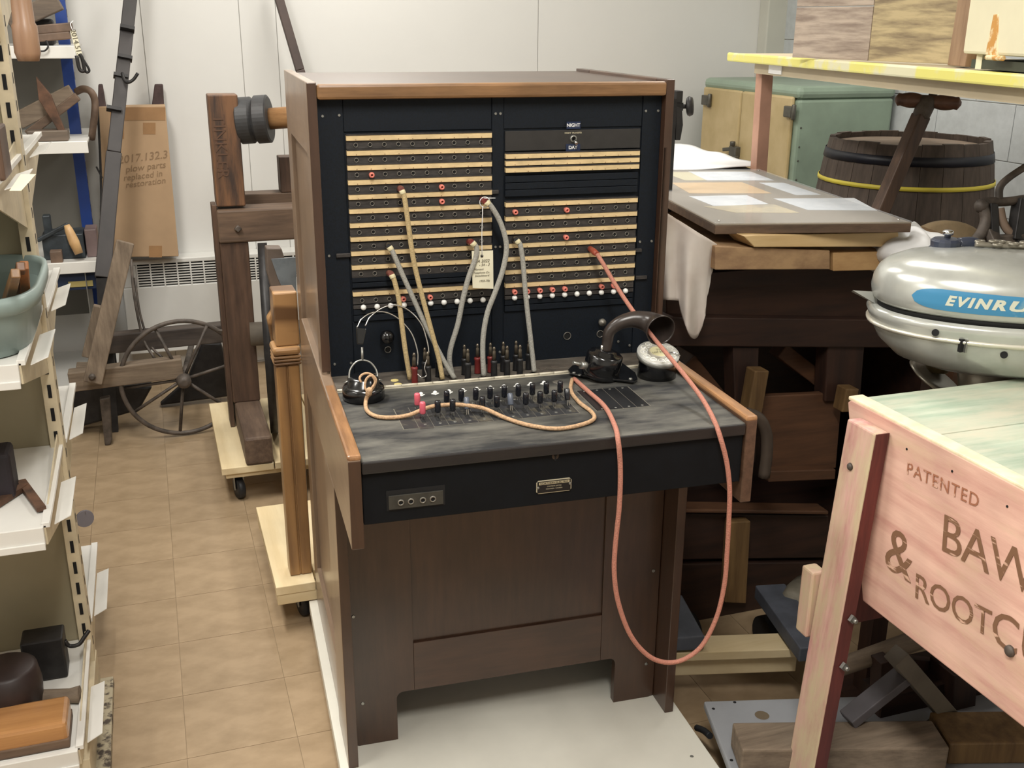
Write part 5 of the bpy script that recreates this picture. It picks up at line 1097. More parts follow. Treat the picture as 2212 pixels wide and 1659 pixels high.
VPL = [mat('vinyl_plank_grey', (190, 174, 158), 0.55, rgb2=(142, 126, 114), scale=7, stretch=(1, 1, 9), detail=9, contrast=(0.36, 0.62), bump=0.1), mat('vinyl_plank_tan', (194, 176, 136), 0.55, rgb2=(132, 116, 92), scale=6, stretch=(1, 1, 8), detail=9, contrast=(0.38, 0.6), bump=0.1)]
def onT(px, py, zz=1.381): return A(px, py, 'z', zz)
b0 = D(1711, 126, 2.78); b0.z = 1.382; b1 = D(2062, 134, 2.34); b1.z = 1.382
pdir = (b1 - b0); PL = pdir.length; pdir.normalize(); pn = Vector((pdir.y, -pdir.x, 0)) * -1
vp = thing('vinyl_plank_samples', 'wood-look vinyl plank board standing on the yellow edged table', 'sample board', tuple(b0 + pdir * PL / 2))
def onP(px, py):
    d = ray(px, py); n_ = Vector((pdir.y, -pdir.x, 0)); s_ = (b0 - CAM).dot(n_) / d.dot(n_); return CAM + d * s_
def tpl(u0, u1, z0, z1, m, nm='plank'):
    p_ = b0 + pdir * u0; q_ = b0 + pdir * u1
    return part(nm, MB().slab([Vector((p_.x, p_.y, z0)), Vector((q_.x, q_.y, z0)), Vector((q_.x, q_.y, z1)), Vector((p_.x, p_.y, z1))], 0.008), m, vp, bevel=0.001)
us = (onP(1880, 80) - b0).dot(pdir); zs = onP(1800, 14).z
tpl(0, us - 0.001, 1.382, zs - 0.001, VPL[0]); tpl(0, us - 0.001, zs + 0.001, zs + 0.2, VPL[0]); tpl(us + 0.001, PL, 1.382, zs + 0.2, VPL[1])
c0, c1 = D(2047, 132, 2.28), D(2085, 134, 2.2)
single('brown_board', MB().slab([Vector((c0.x, c0.y, 1.382)), Vector((c1.x, c1.y, 1.382)), Vector((c1.x, c1.y, 1.75)) + Vector((0.012, 0, 0)), Vector((c0.x, c0.y, 1.75)) + Vector((0.012, 0, 0))], 0.03), wood('brown_board', (170, 140, 110), (134, 104, 78), 'z', 0.6, 8), 'brown wooden board standing between the plank samples and the cream cabinet', 'board', bevel=0.002)
f0, f1 = D(2078, 116, 2.12), D(2260, 124, 1.82)
fd = (f1 - f0); fd.z = 0; fn = Vector((fd.y, -fd.x, 0)).normalized() 
cb_ = thing('cream_cabinet', 'cream painted cabinet with rusty strap hinge on the yellow edged table', 'cabinet', (f0.x, f0.y, 1.382))
zc0 = f0.z
part('body', MB().slab([Vector((f0.x, f0.y, zc0)), Vector((f1.x, f1.y, zc0)), Vector((f1.x, f1.y, 1.78)), Vector((f0.x, f0.y, 1.78))], 0.25), mat('cream_enamel', (238, 231, 198), 0.4, var=0.04, scale=5), cb_, bevel=0.006)
def onF(px, py, off=0.001):
    d = ray(px, py); s_ = (f0 - CAM).dot(fn) / d.dot(fn); return CAM + d * s_ + fn * off
part('hinge', MB().slab([onF(2129, 118), onF(2155, 121), onF(2158, 31), onF(2147, 31)], 0.004).cyl(onF(2136, 124, 0.004), onF(2172, 126, 0.004), 0.005, n=10), mat('rust_hinge', (206, 150, 74), 0.6, rgb2=(238, 222, 180), scale=40, contrast=(0.45, 0.55)), cb_, bevel=0.001)
for px_ in (2102,):
    q_ = onF(px_, 120, -0.02); part('foot', MB().box(q_.x - 0.008, q_.x + 0.008, q_.y - 0.008, q_.y + 0.008, 1.382, zc0 + 0.01), mat('cream_enamel', (238, 231, 198)), cb_)
q_ = onF(2240, 120, -0.02); part('foot', MB().box(q_.x - 0.01, q_.x + 0.01, q_.y - 0.01, q_.y + 0.01, 1.382, zc0 + 0.01), mat('cream_enamel', (238, 231, 198)), cb_)
single('dark_tray', MB().slab([Vector((f0.x + 0.03, f0.y + 0.05, 1.383)) + fd * 0.22, Vector((f1.x + 0.03, f1.y + 0.05, 1.383)), Vector((f1.x + 0.03, f1.y + 0.05, 1.40)), Vector((f0.x + 0.03, f0.y + 0.05, 1.40)) + fd * 0.22], 0.16), mat('dark_green', (62, 66, 52), 0.5), 'dark flat board under the cream cabinet', 'board')

# ------------------------------------------------------------------ dark wooden mill with covered top, boards and documents
ml = thing('wooden_mill', 'large dark wooden machine frame standing behind the switchboard on the right', 'machine', (1.2, 0.6, 0.15))
MY = 0.2
def mpl(pts, y, dy, nm, m, bev=0.003): return part(nm, pl(pts, y, dy), m, ml, bevel=bev)
mpl(((1440, 588), (1905, 588), (1990, 600), (1990, 688), (1440, 680)), MY + 0.03, 0.03, 'upper_board', wood('mill_upper', (70, 43, 29), (44, 27, 19), 'x', 0.6, 7, 0.15))
mpl(((1400, 684), (2010, 692), (2010, 752), (1400, 748)), MY, 0.06, 'main_beam', DARKW)
mpl(((1583, 750), (1640, 750), (1632, 1000), (1592, 1000)), MY + 0.01, 0.05, 'post', DARKWZ)
mpl(((1788, 745), (1868, 745), (1858, 870), (1782, 868)), MY + 0.01, 0.05, 'post', DARKWZ)
mpl(((1860, 745), (1925, 745), (1925, 900), (1850, 900)), MY + 0.35, 0.02, 'rear_board', DARKWZ)
part('brace', MB().bar(A(1680, 752, 'y', MY + 0.1), A(1780, 830, 'y', MY + 0.1), 0.04, 0.045, (0, 1, 0)), MILLT, ml, bevel=0.003)
part('brace', MB().bar(A(1470, 768, 'y', MY + 0.12), A(1545, 860, 'y', MY + 0.12), 0.04, 0.09, (0, 1, 0)), MILLT, ml, bevel=0.003)
part('light_strut', MB().bar(A(1637, 796, 'y', MY - 0.02), A(1618, 905, 'y', MY - 0.02), 0.04, 0.04, (0, 1, 0)), MILLTZ, ml, bevel=0.003)
part('light_strut', MB().bar(A(1832, 835, 'y', MY - 0.02), A(1822, 885, 'y', MY - 0.02), 0.038, 0.04, (0, 1, 0)), MILLTZ, ml, bevel=0.003)
mpl(((1640, 856), (1820, 848), (1806, 1012), (1660, 1016)), MY + 0.02, 0.02, 'drawer_board', MILLT)
mpl(((1658, 1018), (1806, 1014), (1804, 1036), (1660, 1042)), MY - 0.01, 0.04, 'lower_rail', MILLT)
mpl(((1400, 1108), (1790, 1114), (1790, 1205), (1400, 1210)), MY + 0.02, 0.03, 'lower_board', DARKW)
mpl(((1400, 1219), (1790, 1214), (1790, 1330), (1400, 1345)), MY + 0.02, 0.03, 'lower_board', DARKW)
mpl(((1400, 1345), (1790, 1330), (1790, 1380), (1400, 1400)), MY + 0.03, 0.03, 'base_board', DARKW)
mpl(((1578, 1128), (1622, 1126), (1612, 1304), (1566, 1302)), MY - 0.01, 0.03, 'cleat', MILLTZ)
mpl(((1470, 1100), (1790, 1104), (1790, 1112), (1470, 1108)), MY - 0.01, 0.05, 'ledge', MILLT)
part('rear_shell', MB().box(0.86, 1.60, 0.60, 0.64, 0.16, 0.885).box(0.86, 0.90, 0.26, 0.62, 0.16, 0.70).box(0.9, 1.6, 0.3, 0.6, 0.16, 0.18), DARKW, ml)
part('deck', MB().box(0.86, 1.62, MY + 0.01, 0.95, 0.885, 0.925), DARKW, ml)
part('side_wall', MB().box(1.60, 1.63, MY + 0.05, 0.66, 0.16, 0.92), DARKW, ml)
part('curved_arm', MB().tube([A(1610, 892, 'y', 0.02), A(1640, 905, 'y', 0.02), A(1655, 935, 'y', 0.02), A(1656, 980, 'y', 0.02), A(1650, 1030, 'y', 0.02)], 0.014, 8, 5), mat('arm_grey', (84, 72, 62), 0.6, var=0.2, scale=10), ml)
part('arm_bracket', MB().bar(A(1620, 895, 'y', 0.04), A(1620, 895, 'y', 0.25), 0.02, 0.02), DARKW, ml)
# cart of pine and blue-grey runners under it
dk = thing('runner_dolly', 'dolly of pine plank and blue-grey runners under the dark wooden machine', 'dolly', (1.2, 0.3, 0))
pp = [A(1440, 1412, 'z', 0.14), A(1728, 1402, 'z', 0.14), A(1688, 1367, 'z', 0.14), A(1400, 1377, 'z', 0.14)]
part('front_plank', MB().slab([Vector(p_) for p_ in pp], 0.022), PINE, dk, bevel=0.002)
part('under_plank', MB().slab([Vector((p_.x + 0.01, p_.y + 0.02, 0.116)) for p_ in pp], 0.05), PINE, dk, bevel=0.002)
part('runner', MB().bar(A(1485, 1408, 'z', 0.145) + Vector((0, 0, 0.02)), A(1455, 1335, 'z', 0.145) + Vector((0.0, 0.04, 0.02)), 0.075, 0.035), DENIM, dk, bevel=0.003)
part('runner', MB().bar(A(1760, 1430, 'z', 0.145) + Vector((0, 0, 0.02)), A(1690, 1318, 'z', 0.145) + Vector((0.0, 0.06, 0.02)), 0.075, 0.035), DENIM, dk, bevel=0.003)
q_ = A(1688, 1350, 'y', 0.0)
part('caster_wheel', MB().cyl((1.05, 0.05, 0.045), (1.09, 0.05, 0.045), 0.045, n=20), RUBBER, dk)
part('caster_wheel', MB().cyl((0.86, 0.12, 0.045), (0.90, 0.12, 0.045), 0.045, n=20), RUBBER, dk)
part('caster_wheel', MB().cyl((0.9, 0.58, 0.045), (0.94, 0.58, 0.045), 0.045, n=20), RUBBER, dk)
part('rear_plank', MB().box(0.85, 1.62, 0.26, 0.64, 0.09, 0.155), DARKW, dk)
part('shell_leg', MB().box(1.42, 1.47, 0.56, 0.62, 0.0, 0.09), DARKW, dk)
lo = A(1712, 1305, 'y', -0.02)
single('grey_log_end', MB().lathe([(0.0, -0.012), (0.026, -0.008), (0.034, 0.004), (0.036, 0.05), (0.030, 0.10)], lo + Vector((0, 0, 0.0)), (0.75, 0.62, 0.0), 16), mat('grey_log', (128, 122, 108), 0.7, rgb2=(90, 84, 72), scale=9, stretch=(1, 1, 4)), 'rounded grey wooden log end behind the pink leg', 'log')
# support blocks, lumber
yl = 0.12
def lum(pts, y, dy, nm, lab, m, cat='lumber'): return single(nm, pl(pts, y, dy), m, lab, cat, bevel=0.002)
lum(((1545, 583), (1545, 532), (1793, 541), (1793, 582)), yl, 0.55, 'timber_offcut', 'weathered flat timber end on the dark machine, left of two', LUMBE)
lum(((1800, 586), (1800, 546), (1925, 543), (1925, 583)), yl + 0.005, 0.45, 'timber_offcut', 'shorter pale timber end on the dark machine, right of two', mat('lumber_fresh', (204, 166, 116), 0.65, rgb2=(180, 142, 96), scale=10, stretch=(1, 1, 3)))
za, zb_ = A(1630, 500, 'y', yl).z, A(1628, 533, 'y', yl).z
lum(((1630, 534), (1606, 510), (1630, 508), (1941, 502), (1941, 533)), yl - 0.01, 0.09, 'pine_batten', 'pale pine batten lying across the two timber ends', LUMB)
# board with documents
ZB = 1.05
b = [A(1545, 483, 'z', ZB), A(1970, 479, 'z', ZB), A(1640, 366, 'z', ZB), A(1440, 372, 'z', ZB)]
b[3] = b[0] + (b[2] - b[1])
bd = thing('document_board', 'long wooden board with papers under a clear acrylic sheet', 'display board', tuple((b[0] + b[2]) / 2 - Vector((0, 0, 0.035))))
part('board', MB().slab([p_ - Vector((0, 0, 0.004)) for p_ in b], 0.020), POSTWX, bd, bevel=0.002)
part('backing', MB().slab([p_ - Vector((0, 0, 0.0022)) for p_ in b], 0.0018), BOARDT, bd)
docs = [((1480, 390), (1430, 372), (1490, 372), (1526, 390), 'ochre'), ((1527, 390), (1487, 371), (1622, 371), (1672, 390), 'w'), ((1490, 418), (1450, 395), (1603, 394), (1667, 418), 'o'), ((1543, 446), (1488, 424), (1613, 422), (1660, 441), 'w'), ((1720, 422), (1640, 395), (1693, 395), (1773, 421), 'w'), ((1745, 454), (1671, 429), (1845, 428), (1895, 455), 'w'), ((1590, 460), (1518, 446), (1672, 442), (1727, 460), 'o2')]
for (p1_, p2_, p3_, p4_, k) in docs:
    m = {'w': mat('doc_white', (222, 226, 232), 0.6, rgb2=(206, 212, 220), scale=30), 'o': mat('doc_plywood', (216, 184, 136), 0.6, var=0.08, scale=9), 'o2': mat('doc_faded', (206, 190, 150), 0.6, rgb2=(168, 158, 138), scale=12), 'ochre': mat('doc_cream', (212, 204, 170), 0.6, var=0.05, scale=9)}[k]
    zz = ZB - 0.0021
    q = [A(*p_, 'z', zz) for p_ in (p1_, p4_, p3_, p2_)]
    part('document', MB().slab([v + Vector((0, 0, 0.0006)) for v in q], 0.0006), m, bd)
ac = part('acrylic_sheet', MB().slab([p_ + Vector((0, 0, 0.0015)) for p_ in b], 0.002), mat('acrylic', (236, 238, 240), 0.08, alpha=0.16), bd, bevel=0.0006)
mb = MB()
for p_, f in ((b[0], (0.02, 0.02)), (b[1], (-0.02, 0.02)), (b[2], (-0.02, -0.03))): mb.lathe([(0.004, 0), (0.002, 0.002)], Vector((p_.x + f[0], p_.y + f[1], ZB + 0.0016)), n=10)
part('screw_heads', mb, CHROME, bd)
# cloths
w = [A(1440, 308, 'z', 1.02), A(1462, 305, 'z', 1.02), A(1640, 362, 'z', 1.02), A(1440, 366, 'z', 1.02)]
def clothf(u, v):
    p_ = w[0].lerp(w[1], u).lerp(w[3].lerp(w[2], u), v); z = 1.035 + 0.012 * math.sin(u * 9 + v * 3) * (1 - v) + 0.006 * math.sin(v * 14) + 0.01 * v; return (p_.x, p_.y, z)
x0_ = 1.2
def cf2(u, v):
    x = 0.98 + 0.75 * u + v * 0.10; y = 2.3 - 1.28 * v; e = max(0, u - 0.8) * 5
    return (x, y, 1.045 + 0.010 * math.sin(u * 11 + v * 4) + 0.008 * math.sin(v * 23 + u * 5) - 0.012 * e * e)
bt = thing('trestle_table', 'long narrow table covered with a white sheet, behind the document board', 'table', (1.35, 1.6, 0))
w1, w2 = A(1470, 308, 'z', 1.035), A(1650, 364, 'z', 1.035)
w0, w3 = w1 - Vector((0.55, 0.05, 0)), w2 - Vector((0.62, 0.0, 0))
def cf3(u, v):
    p_ = w0.lerp(w1, u).lerp(w3.lerp(w2, u), v); return (p_.x, p_.y, 1.036 + 0.003 * math.sin(u * 11 + v * 4) + 0.003 * math.sin(v * 17 + u * 5) + 0.004 * v)
dn_ = Vector((0, 0, -0.006)); ins = [w3 + Vector((0.02, 0.02, -0.006)), w2 + Vector((-0.02, 0.02, -0.006)), w1 + Vector((-0.02, -0.02, -0.006)), w0 + Vector((0.02, -0.02, -0.006))]
part('top', MB().slab(ins, 0.025), POSTWX, bt)
for q_ in ins: 
    c_ = q_.lerp((ins[0] + ins[2]) / 2, 0.12); part('leg', MB().box(c_.x - 0.02, c_.x + 0.02, c_.y - 0.02, c_.y + 0.02, 0, 1.004), POSTW, bt)
single('white_sheet', MB().grid(28, 30, cf3), CLOTHW, 'white sheet spread flat over the table behind the document board', 'sheet', thick=0.003)
def hang(u, v):
    # v=0 top, 1 bottom ; hangs over the mill's left end
    px = 1432 + (1548 - 1432) * u; top = 455 + 72 * u; bot = 655 + 80 * max(0, math.sin(math.pi * min(1, max(0, (u - 0.30) / 0.6)))) ** 0.8 - (8 * (1 - u))
    if u > 0.85: bot = 660 - (u - 0.85) * 500
    py = top + (bot - top) * v
    yy = 0.13 - 0.012 * math.sin(u * 17) * v + 0.015 * math.sin(u * 7 + v * 2); px2 = px - 16 * v * max(0, u - 0.4)
    return tuple(A(px2, py, 'y', yy))
single('hanging_cloth', MB().grid(40, 24, hang), CLOTH, 'soiled white cloth hanging down beside the switchboard right edge', 'cloth', thick=0.003)
def lump(u, v):
    c = D(1960, 545, 2.45); a = u * 2 * math.pi; r = math.sin(math.pi * v)
    k = 1 + 0.18 * math.sin(a * 3 + v * 9) + 0.12 * math.sin(a * 5 - v * 7)
    return (c.x + 0.075 * r * math.cos(a) * k, c.y + 0.12 * r * math.sin(a) * k, c.z + 0.055 * math.cos(math.pi * v) * k)
single('crumpled_cloth', MB().grid(36, 18, lump, True, True), CLOTHW, 'crumpled bright white cloth behind the outboard motor', 'cloth')

# ------------------------------------------------------------------ things behind the motor
sp_ = thing('storage_platform', 'low dark rack carrying the grindstone and iron machine at the right', 'rack', (1.9, 0.3, 0))
RK = D(2035, 590, 2.75).z - 0.137
part('deck', MB().box(1.66, 2.62, -0.15, 0.62, RK - 0.02, RK), POSTWX, sp_)
for (x, y) in ((1.69, -0.12), (2.58, -0.12), (1.69, 0.58), (2.58, 0.58)): part('leg', MB().box(x - 0.02, x + 0.02, y - 0.02, y + 0.02, 0, RK - 0.02), POSTW, sp_)
gc = D(2035, 600, 2.75); gc.z = RK + 0.1375
single('grindstone', MB().lathe([(0.015, -0.022), (0.13, -0.022), (0.137, -0.016), (0.137, 0.016), (0.13, 0.022), (0.015, 0.022)], gc, (-0.25, -1, 0.12), 40), mat('sandstone', (142, 122, 92), 0.8, var=0.12, scale=20, bump=0.1), 'round tan grindstone standing below the barrel', 'grindstone')
t = thing('wooden_frame_rails', 'long tan wooden rails of a grindstone frame behind the motor', 'wooden frame', tuple(D(2050, 540, 2.5)))
part('rail', MB().bar(D(1975, 497, 2.62), D(2165, 562, 2.35), 0.03, 0.022), MILLTZ, t, bevel=0.002)
part('rail', MB().bar(D(1960, 518, 2.66), D(2120, 560, 2.5), 0.03, 0.02), MILLT, t, bevel=0.002)
part('cross_piece', MB().bar(D(1990, 505, 2.62), D(1975, 530, 2.6), 0.02, 0.02), MILLT, t, bevel=0.002)
part('leg', MB().bar(D(2100, 545, 2.45), Vector((D(2100, 545, 2.45).x, D(2100, 545, 2.45).y, 0.0)), 0.03, 0.03), MILLT, t)
im = thing('iron_frame_machine', 'old iron machine with curved arms at the right edge beside the barrel', 'machine', tuple(D(2180, 560, 2.6)))
DD = 2.5
def T(pts, r, nm='arm', m=None, d=DD): part(nm, MB().tube([D(a, b, d) for a, b in pts], r, 8, 5), m or IRON, im)
T([(2118, 440), (2126, 455), (2130, 475), (2122, 500), (2108, 520)], 0.014)
T([(2112, 442), (2135, 436), (2170, 436), (2215, 430)], 0.011)
T([(2160, 450), (2165, 475), (2175, 495), (2192, 508)], 0.010, m=mat('arm_tan', (138, 118, 102), 0.6))
T([(2158, 432), (2160, 405), (2178, 385), (2215, 360)], 0.009)
part('side_post', MB().bar(D(2142, 440, DD), D(2146, 520, DD), 0.022, 0.022, (0, 1, 0)).bar(D(2206, 430, DD), D(2192, 520, DD), 0.03, 0.03, (0, 1, 0)), IROND, im, bevel=0.003)
part('cross_bar', MB().bar(D(2130, 520, DD), D(2225, 512, DD), 0.022, 0.022).bar(D(2160, 545, DD), D(2225, 540, DD), 0.03, 0.02), IRON, im, bevel=0.003)
part('slanted_bar', MB().bar(D(2140, 500, DD), D(2172, 572, DD - 0.05), 0.028, 0.02, (0, 1, 0)), IRON, im, bevel=0.003)
part('ball', MB().sphere(D(2120, 445, DD), 0.017, 14), IRON, im)
bp0 = D(2192, 520, DD)
part('base', MB().box(bp0.x - 0.12, bp0.x + 0.2, bp0.y - 0.02, bp0.y + 0.2, RK + 0.0005, RK + 0.02), IROND, im)
part('upright', MB().bar(D(2200, 515, DD), Vector((D(2200, 515, DD).x, D(2200, 515, DD).y, RK + 0.01)), 0.03, 0.03), IROND, im)

# ------------------------------------------------------------------ outboard motor
mo = thing('outboard_motor', 'vintage silver outboard motor with blue oval decal, on a stand at the right', 'outboard motor', tuple(D(2120, 900, 2.05)))
MA = math.radians(-34)     # long axis direction in plan
ex, ey = Vector((math.cos(MA), math.sin(MA), 0)), Vector((-math.sin(MA), math.cos(MA), 0))
ma, mbb = 0.235, 0.150
mcn = D(1886, 640, 2.06) + ex * (ma * 0.985)
mcn.z += 0.032; Z0 = mcn.z
def shell(levels, nm, m, n=56, closeb=True, closet=True):
    def fn(u, v):
        k = min(int(round(v * (len(levels) - 1))), len(levels) - 1); s_, dz = levels[k]; a = u * 2 * math.pi
        c_, s2 = math.cos(a), math.sin(a)
        p_ = mcn + ex * (ma * s_ * math.copysign(abs(c_) ** 0.86, c_)) + ey * (mbb * s_ * math.copysign(abs(s2) ** 0.86, s2)); return (p_.x, p_.y, Z0 + dz)
    return part(nm, MB().grid(n, len(levels) - 1, fn, True, True), m, mo)
TL = [(0.0, -0.030), (0.97, -0.030), (1.0, -0.024), (1.012, -0.008), (1.0, 0.012), (0.965, 0.030), (0.90, 0.044), (0.78, 0.056), (0.6, 0.063), (0.3, 0.068), (0.0, 0.070)]
shell(TL, 'fuel_tank', ALU)
shell([(0.0, -0.040), (0.96, -0.040), (0.96, -0.030), (0, -0.030)], 'seam_gasket', HOLE)
BL = [(0.0, -0.155), (0.55, -0.152), (0.78, -0.135), (0.92, -0.105), (0.99, -0.075), (1.02, -0.056), (1.03, -0.050), (1.0, -0.040), (0.0, -0.040)]
shell(BL, 'cowl', ALU)
shell([(0.99, -0.078), (1.022, -0.074), (1.026, -0.070), (0.99, -0.068)], 'trim_line', mat('bright_trim', (226, 222, 208), 0.3, metal=0.5))
def surf(a, dz, off=0.0012):
    ss = None
    for (s0, d0), (s1, d1) in zip(TL[1:-1], TL[2:]):
        if d0 <= dz <= d1: ss = s0 + (s1 - s0) * (dz - d0) / (d1 - d0)
    ss = ss or 1.0; c_, s2 = math.cos(a), math.sin(a)
    k = off
    p_ = mcn + ex * ((ma * ss + k) * math.copysign(abs(c_) ** 0.86, c_)) + ey * ((mbb * ss + k) * math.copysign(abs(s2) ** 0.86, s2)); return Vector((p_.x, p_.y, Z0 + dz + k * 0.4))
# decal: arc angles (around the camera-facing side)
DA0, DA1 = math.radians(226), math.radians(300)
def dec(u, v):
    a = DA0 + (DA1 - DA0) * u; e = math.sqrt(max(0, 1 - (1 - min(1, u / 0.22)) ** 2)) * (1 - 0.35 * max(0, u - 0.45)); dz = 0.002 + (v - 0.5) * 0.038 * e - 0.002 * u
    return tuple(surf(a, dz, 0.0010))
dmb = MB().grid(30, 8, dec)
part('decal', dmb, DECAL, mo)
def warp(co):
    a = math.radians(244) + co.x * 5.0; return tuple(surf(a, 0.001 + co.y * 1.0, 0.0016) )
lettering('EVINRUDE', 0.024, mat('decal_letter', (206, 208, 190), 0.4), mo, None, warp=warp, align='LEFT', space=1.28, bold=0.0012, shear=0.25, ext=0.0)
cp = D(2036, 575, 2.07); cp.z = Z0 + 0.056
part('fuel_cap', MB().lathe([(0.030, 0), (0.031, 0.003), (0.028, 0.006), (0.029, 0.018), (0.024, 0.022), (0, 0.023)], cp, n=16, smooth=False), mat('blue_black_cap', (52, 58, 74), 0.3, coat=0.3), mo, bevel=0.001)
part('vent_screw', MB().lathe([(0.006, 0), (0.006, 0.006), (0.010, 0.0075), (0.0105, 0.014), (0.008, 0.016)], cp + Vector((0.002, 0, 0.022)), n=14), CHROME, mo)
part('cap_arm', MB().tube([cp + Vector((0.02, -0.01, 0.012)), cp + Vector((0.045, -0.02, 0.014)), cp + Vector((0.062, -0.028, 0.006))], 0.012, 10, 4), mat('blue_black_cap', (52, 58, 74)), mo)
ch = [D(a_, b_, 2.03) for a_, b_ in ((2100, 572), (2120, 580), (2140, 582), (2165, 590), (2190, 592), (2222, 600))]
for i_, c_ in enumerate(ch): c_.z = Z0 + 0.075 - 0.001 * i_
part('linkage', MB().tube(ch, 0.005, 8, 4), ALUD, mo)
for i_ in range(9):
    c_ = ch[0].lerp(ch[-1], 0.15 + i_ * 0.1) + Vector((0.008 * math.sin(i_ * 2.1), 0.012 * math.cos(i_ * 1.7), 0.004))
    part('chain_link', MB().tube([c_ + Vector((0.009 * math.cos(k * 1.05), 0.006 * math.sin(k * 1.05), 0.003 * (i_ % 2))) for k in range(6)], 0.0025, 6, 2, closed=True), ALUD, mo)
part('choke_blade', MB().add([tuple(D(1842, 627, 2.03)), tuple(D(1900, 632, 2.04)), tuple(D(1898, 660, 2.04)), tuple(D(1842, 628, 2.04) + Vector((0, 0.004, -0.003))), tuple(D(1900, 632, 2.04) + Vector((0, 0.006, 0))), tuple(D(1898, 660, 2.04) + Vector((0, 0.006, 0)))], [(0, 1, 2), (5, 4, 3), (0, 3, 4, 1), (1, 4, 5, 2), (2, 5, 3, 0)]), ALU, mo)
def bsurf(px, py):
    best = None
    for k in range(720):
        a = math.radians(180 + k * 0.2)
        for dz in (-0.06, -0.07, -0.08, -0.09, -0.10, -0.11, -0.12, -0.13):
            for (s0, d0), (s1, d1) in zip(BL[1:-2], BL[2:-1]):
                if d0 <= dz <= d1: ss = s0 + (s1 - s0) * (dz - d0) / (d1 - d0); break
            c_, s2 = math.cos(a), math.sin(a); p_ = mcn + ex * (ma * ss * math.copysign(abs(c_) ** 0.86, c_)) + ey * (mbb * ss * math.copysign(abs(s2) ** 0.86, s2)); p_ = Vector((p_.x, p_.y, Z0 + dz))
            r_ = p_ - CAM; w_ = r_.dot(fwd); qx, qy = 1106 + F * r_.dot(right) / w_, 829.5 - F * r_.dot(up) / w_
            e_ = (qx - px) ** 2 + (qy - py) ** 2
            if best is None or e_ < best[0]: best = (e_, p_)
    return best[1]
for (px_, py_) in ((2022, 709), (2169, 770)):
    c_ = bsurf(px_, py_); n_ = (CAM - c_).normalized()
    part('cowl_hole', MB().lathe([(0.0065, -0.006), (0.0065, 0.0045)], c_, n_, 16), HOLE, mo)
c_ = bsurf(2080, 736); n_ = (CAM - c_).normalized()
part('key_slot', MB().lathe([(0.0058, -0.004), (0.0058, 0.0018)], c_ + Vector((0.003, 0, 0.008)), n_, 14).box(c_.x - 0.006, c_.x + 0.006, c_.y - 0.003, c_.y + 0.004, c_.z - 0.020, c_.z + 0.004), HOLE, mo)
part('key_lever', MB().box(c_.x + 0.001, c_.x + 0.005, c_.y - 0.008, c_.y, c_.z - 0.020, c_.z + 0.004), STEEL, mo)
pc = D(2020, 812, 2.12)
pm = MB()
part('carburettor', MB().cyl(pc + Vector((0.02, 0.02, 0.0)), pc + Vector((0.03, 0.03, 0.09)), 0.022, 0.03, 14).cyl(D(2000, 765, 2.1), D(2020, 775, 2.1), 0.012, n=10), mat('brass_worn', (150, 132, 96), 0.45, metal=0.5, var=0.2, scale=20), mo)
pbl = [D(*q, 2.12) for q in ((1962, 778), (1990, 772), (2030, 790), (2058, 812), (2052, 850), (2030, 862), (1995, 842), (1968, 812))]
part('flywheel_disc', MB().lathe([(0.0, 0.0), (0.05, 0.004), (0.062, 0.0), (0.05, -0.006), (0, -0.008)], D(2022, 818, 2.12), (0.35, -0.35, 0.9), 28), ALUD, mo)
sx = mcn.x; sy_ = mcn.y
part('leg_housing', MB().lathe([(0.07, 0), (0.05, -0.10), (0.035, -0.30), (0.035, -0.42)], (sx + 0.02, sy_ + 0.02, Z0 - 0.13), n=18), ALUD, mo)
part('steering_arm', MB().cyl((sx - 0.05, sy_, Z0 - 0.22), (sx + 0.10, sy_ - 0.03, Z0 - 0.20), 0.018, 0.014, 12), ALUD, mo)
st = thing('motor_stand', 'dark wooden stand carrying the outboard motor', 'stand', (sx, sy_, 0))
part('clamp_board', MB().box(sx - 0.10, sx + 0.16, sy_ + 0.06, sy_ + 0.10, 0.35, 0.62), DARKW, st)
for dx_ in (-0.09, 0.13): part('leg', MB().box(sx + dx_ - 0.02, sx + dx_ + 0.02, sy_ + 0.10, sy_ + 0.14, 0.0, 0.62), DARKWZ, st)
part('foot', MB().box(sx - 0.15, sx + 0.20, sy_ + 0.05, sy_ + 0.20, 0.0, 0.04), DARKW, st)

# ------------------------------------------------------------------ root cutter box on the grey dolly
gd = thing('grey_dolly', 'grey painted board dolly with a round hole, on the floor at bottom right', 'dolly', (1.1, -0.6, 0))
GZ = 0.10
g0, g1, g2 = A(1520, 1514, 'z', GZ), A(1960, 1500, 'z', GZ), A(1604, 1659, 'z', GZ)
gu = (g1 - g0).normalized(); gv = (g2 - g0).normalized(); gv = Vector((gu.y, -gu.x, 0)) if True else gv
def gp(u, v, z): q_ = g0 + gu * u + gv * v; return Vector((q_.x, q_.y, z))
cr_ = 0.035
mb = MB().slab([gp(0, 0.72, GZ), gp(0.95, 0.72, GZ), gp(0.95, 0.0, GZ), gp(0.0, 0.0, GZ)], 0.018)
part('deck', mb, GREYP, gd, bevel=0.004)
hc_ = A(1646, 1546, 'z', GZ)
part('hand_hole', MB().cyl(hc_ + Vector((0, 0, -0.004)), hc_ + Vector((0, 0, 0.0006)), 0.0155, n=24), mat('hole_floor', (104, 90, 70), 0.6), gd)
part('hole_rim', MB().lathe([(0.0152, 0.0004), (0.0150, 0.0012), (0.0162, 0.0004)], hc_, n=24, caps=False), GREYP, gd)
mb = MB()
for q_ in ((1587, 1517), (1541, 1531), (1580, 1642)): c_ = A(*q_, 'z', GZ); mb.lathe([(0.0036, 0), (0.003, 0.0008)], c_, n=10)
part('screw_heads', mb, HOLE, gd)
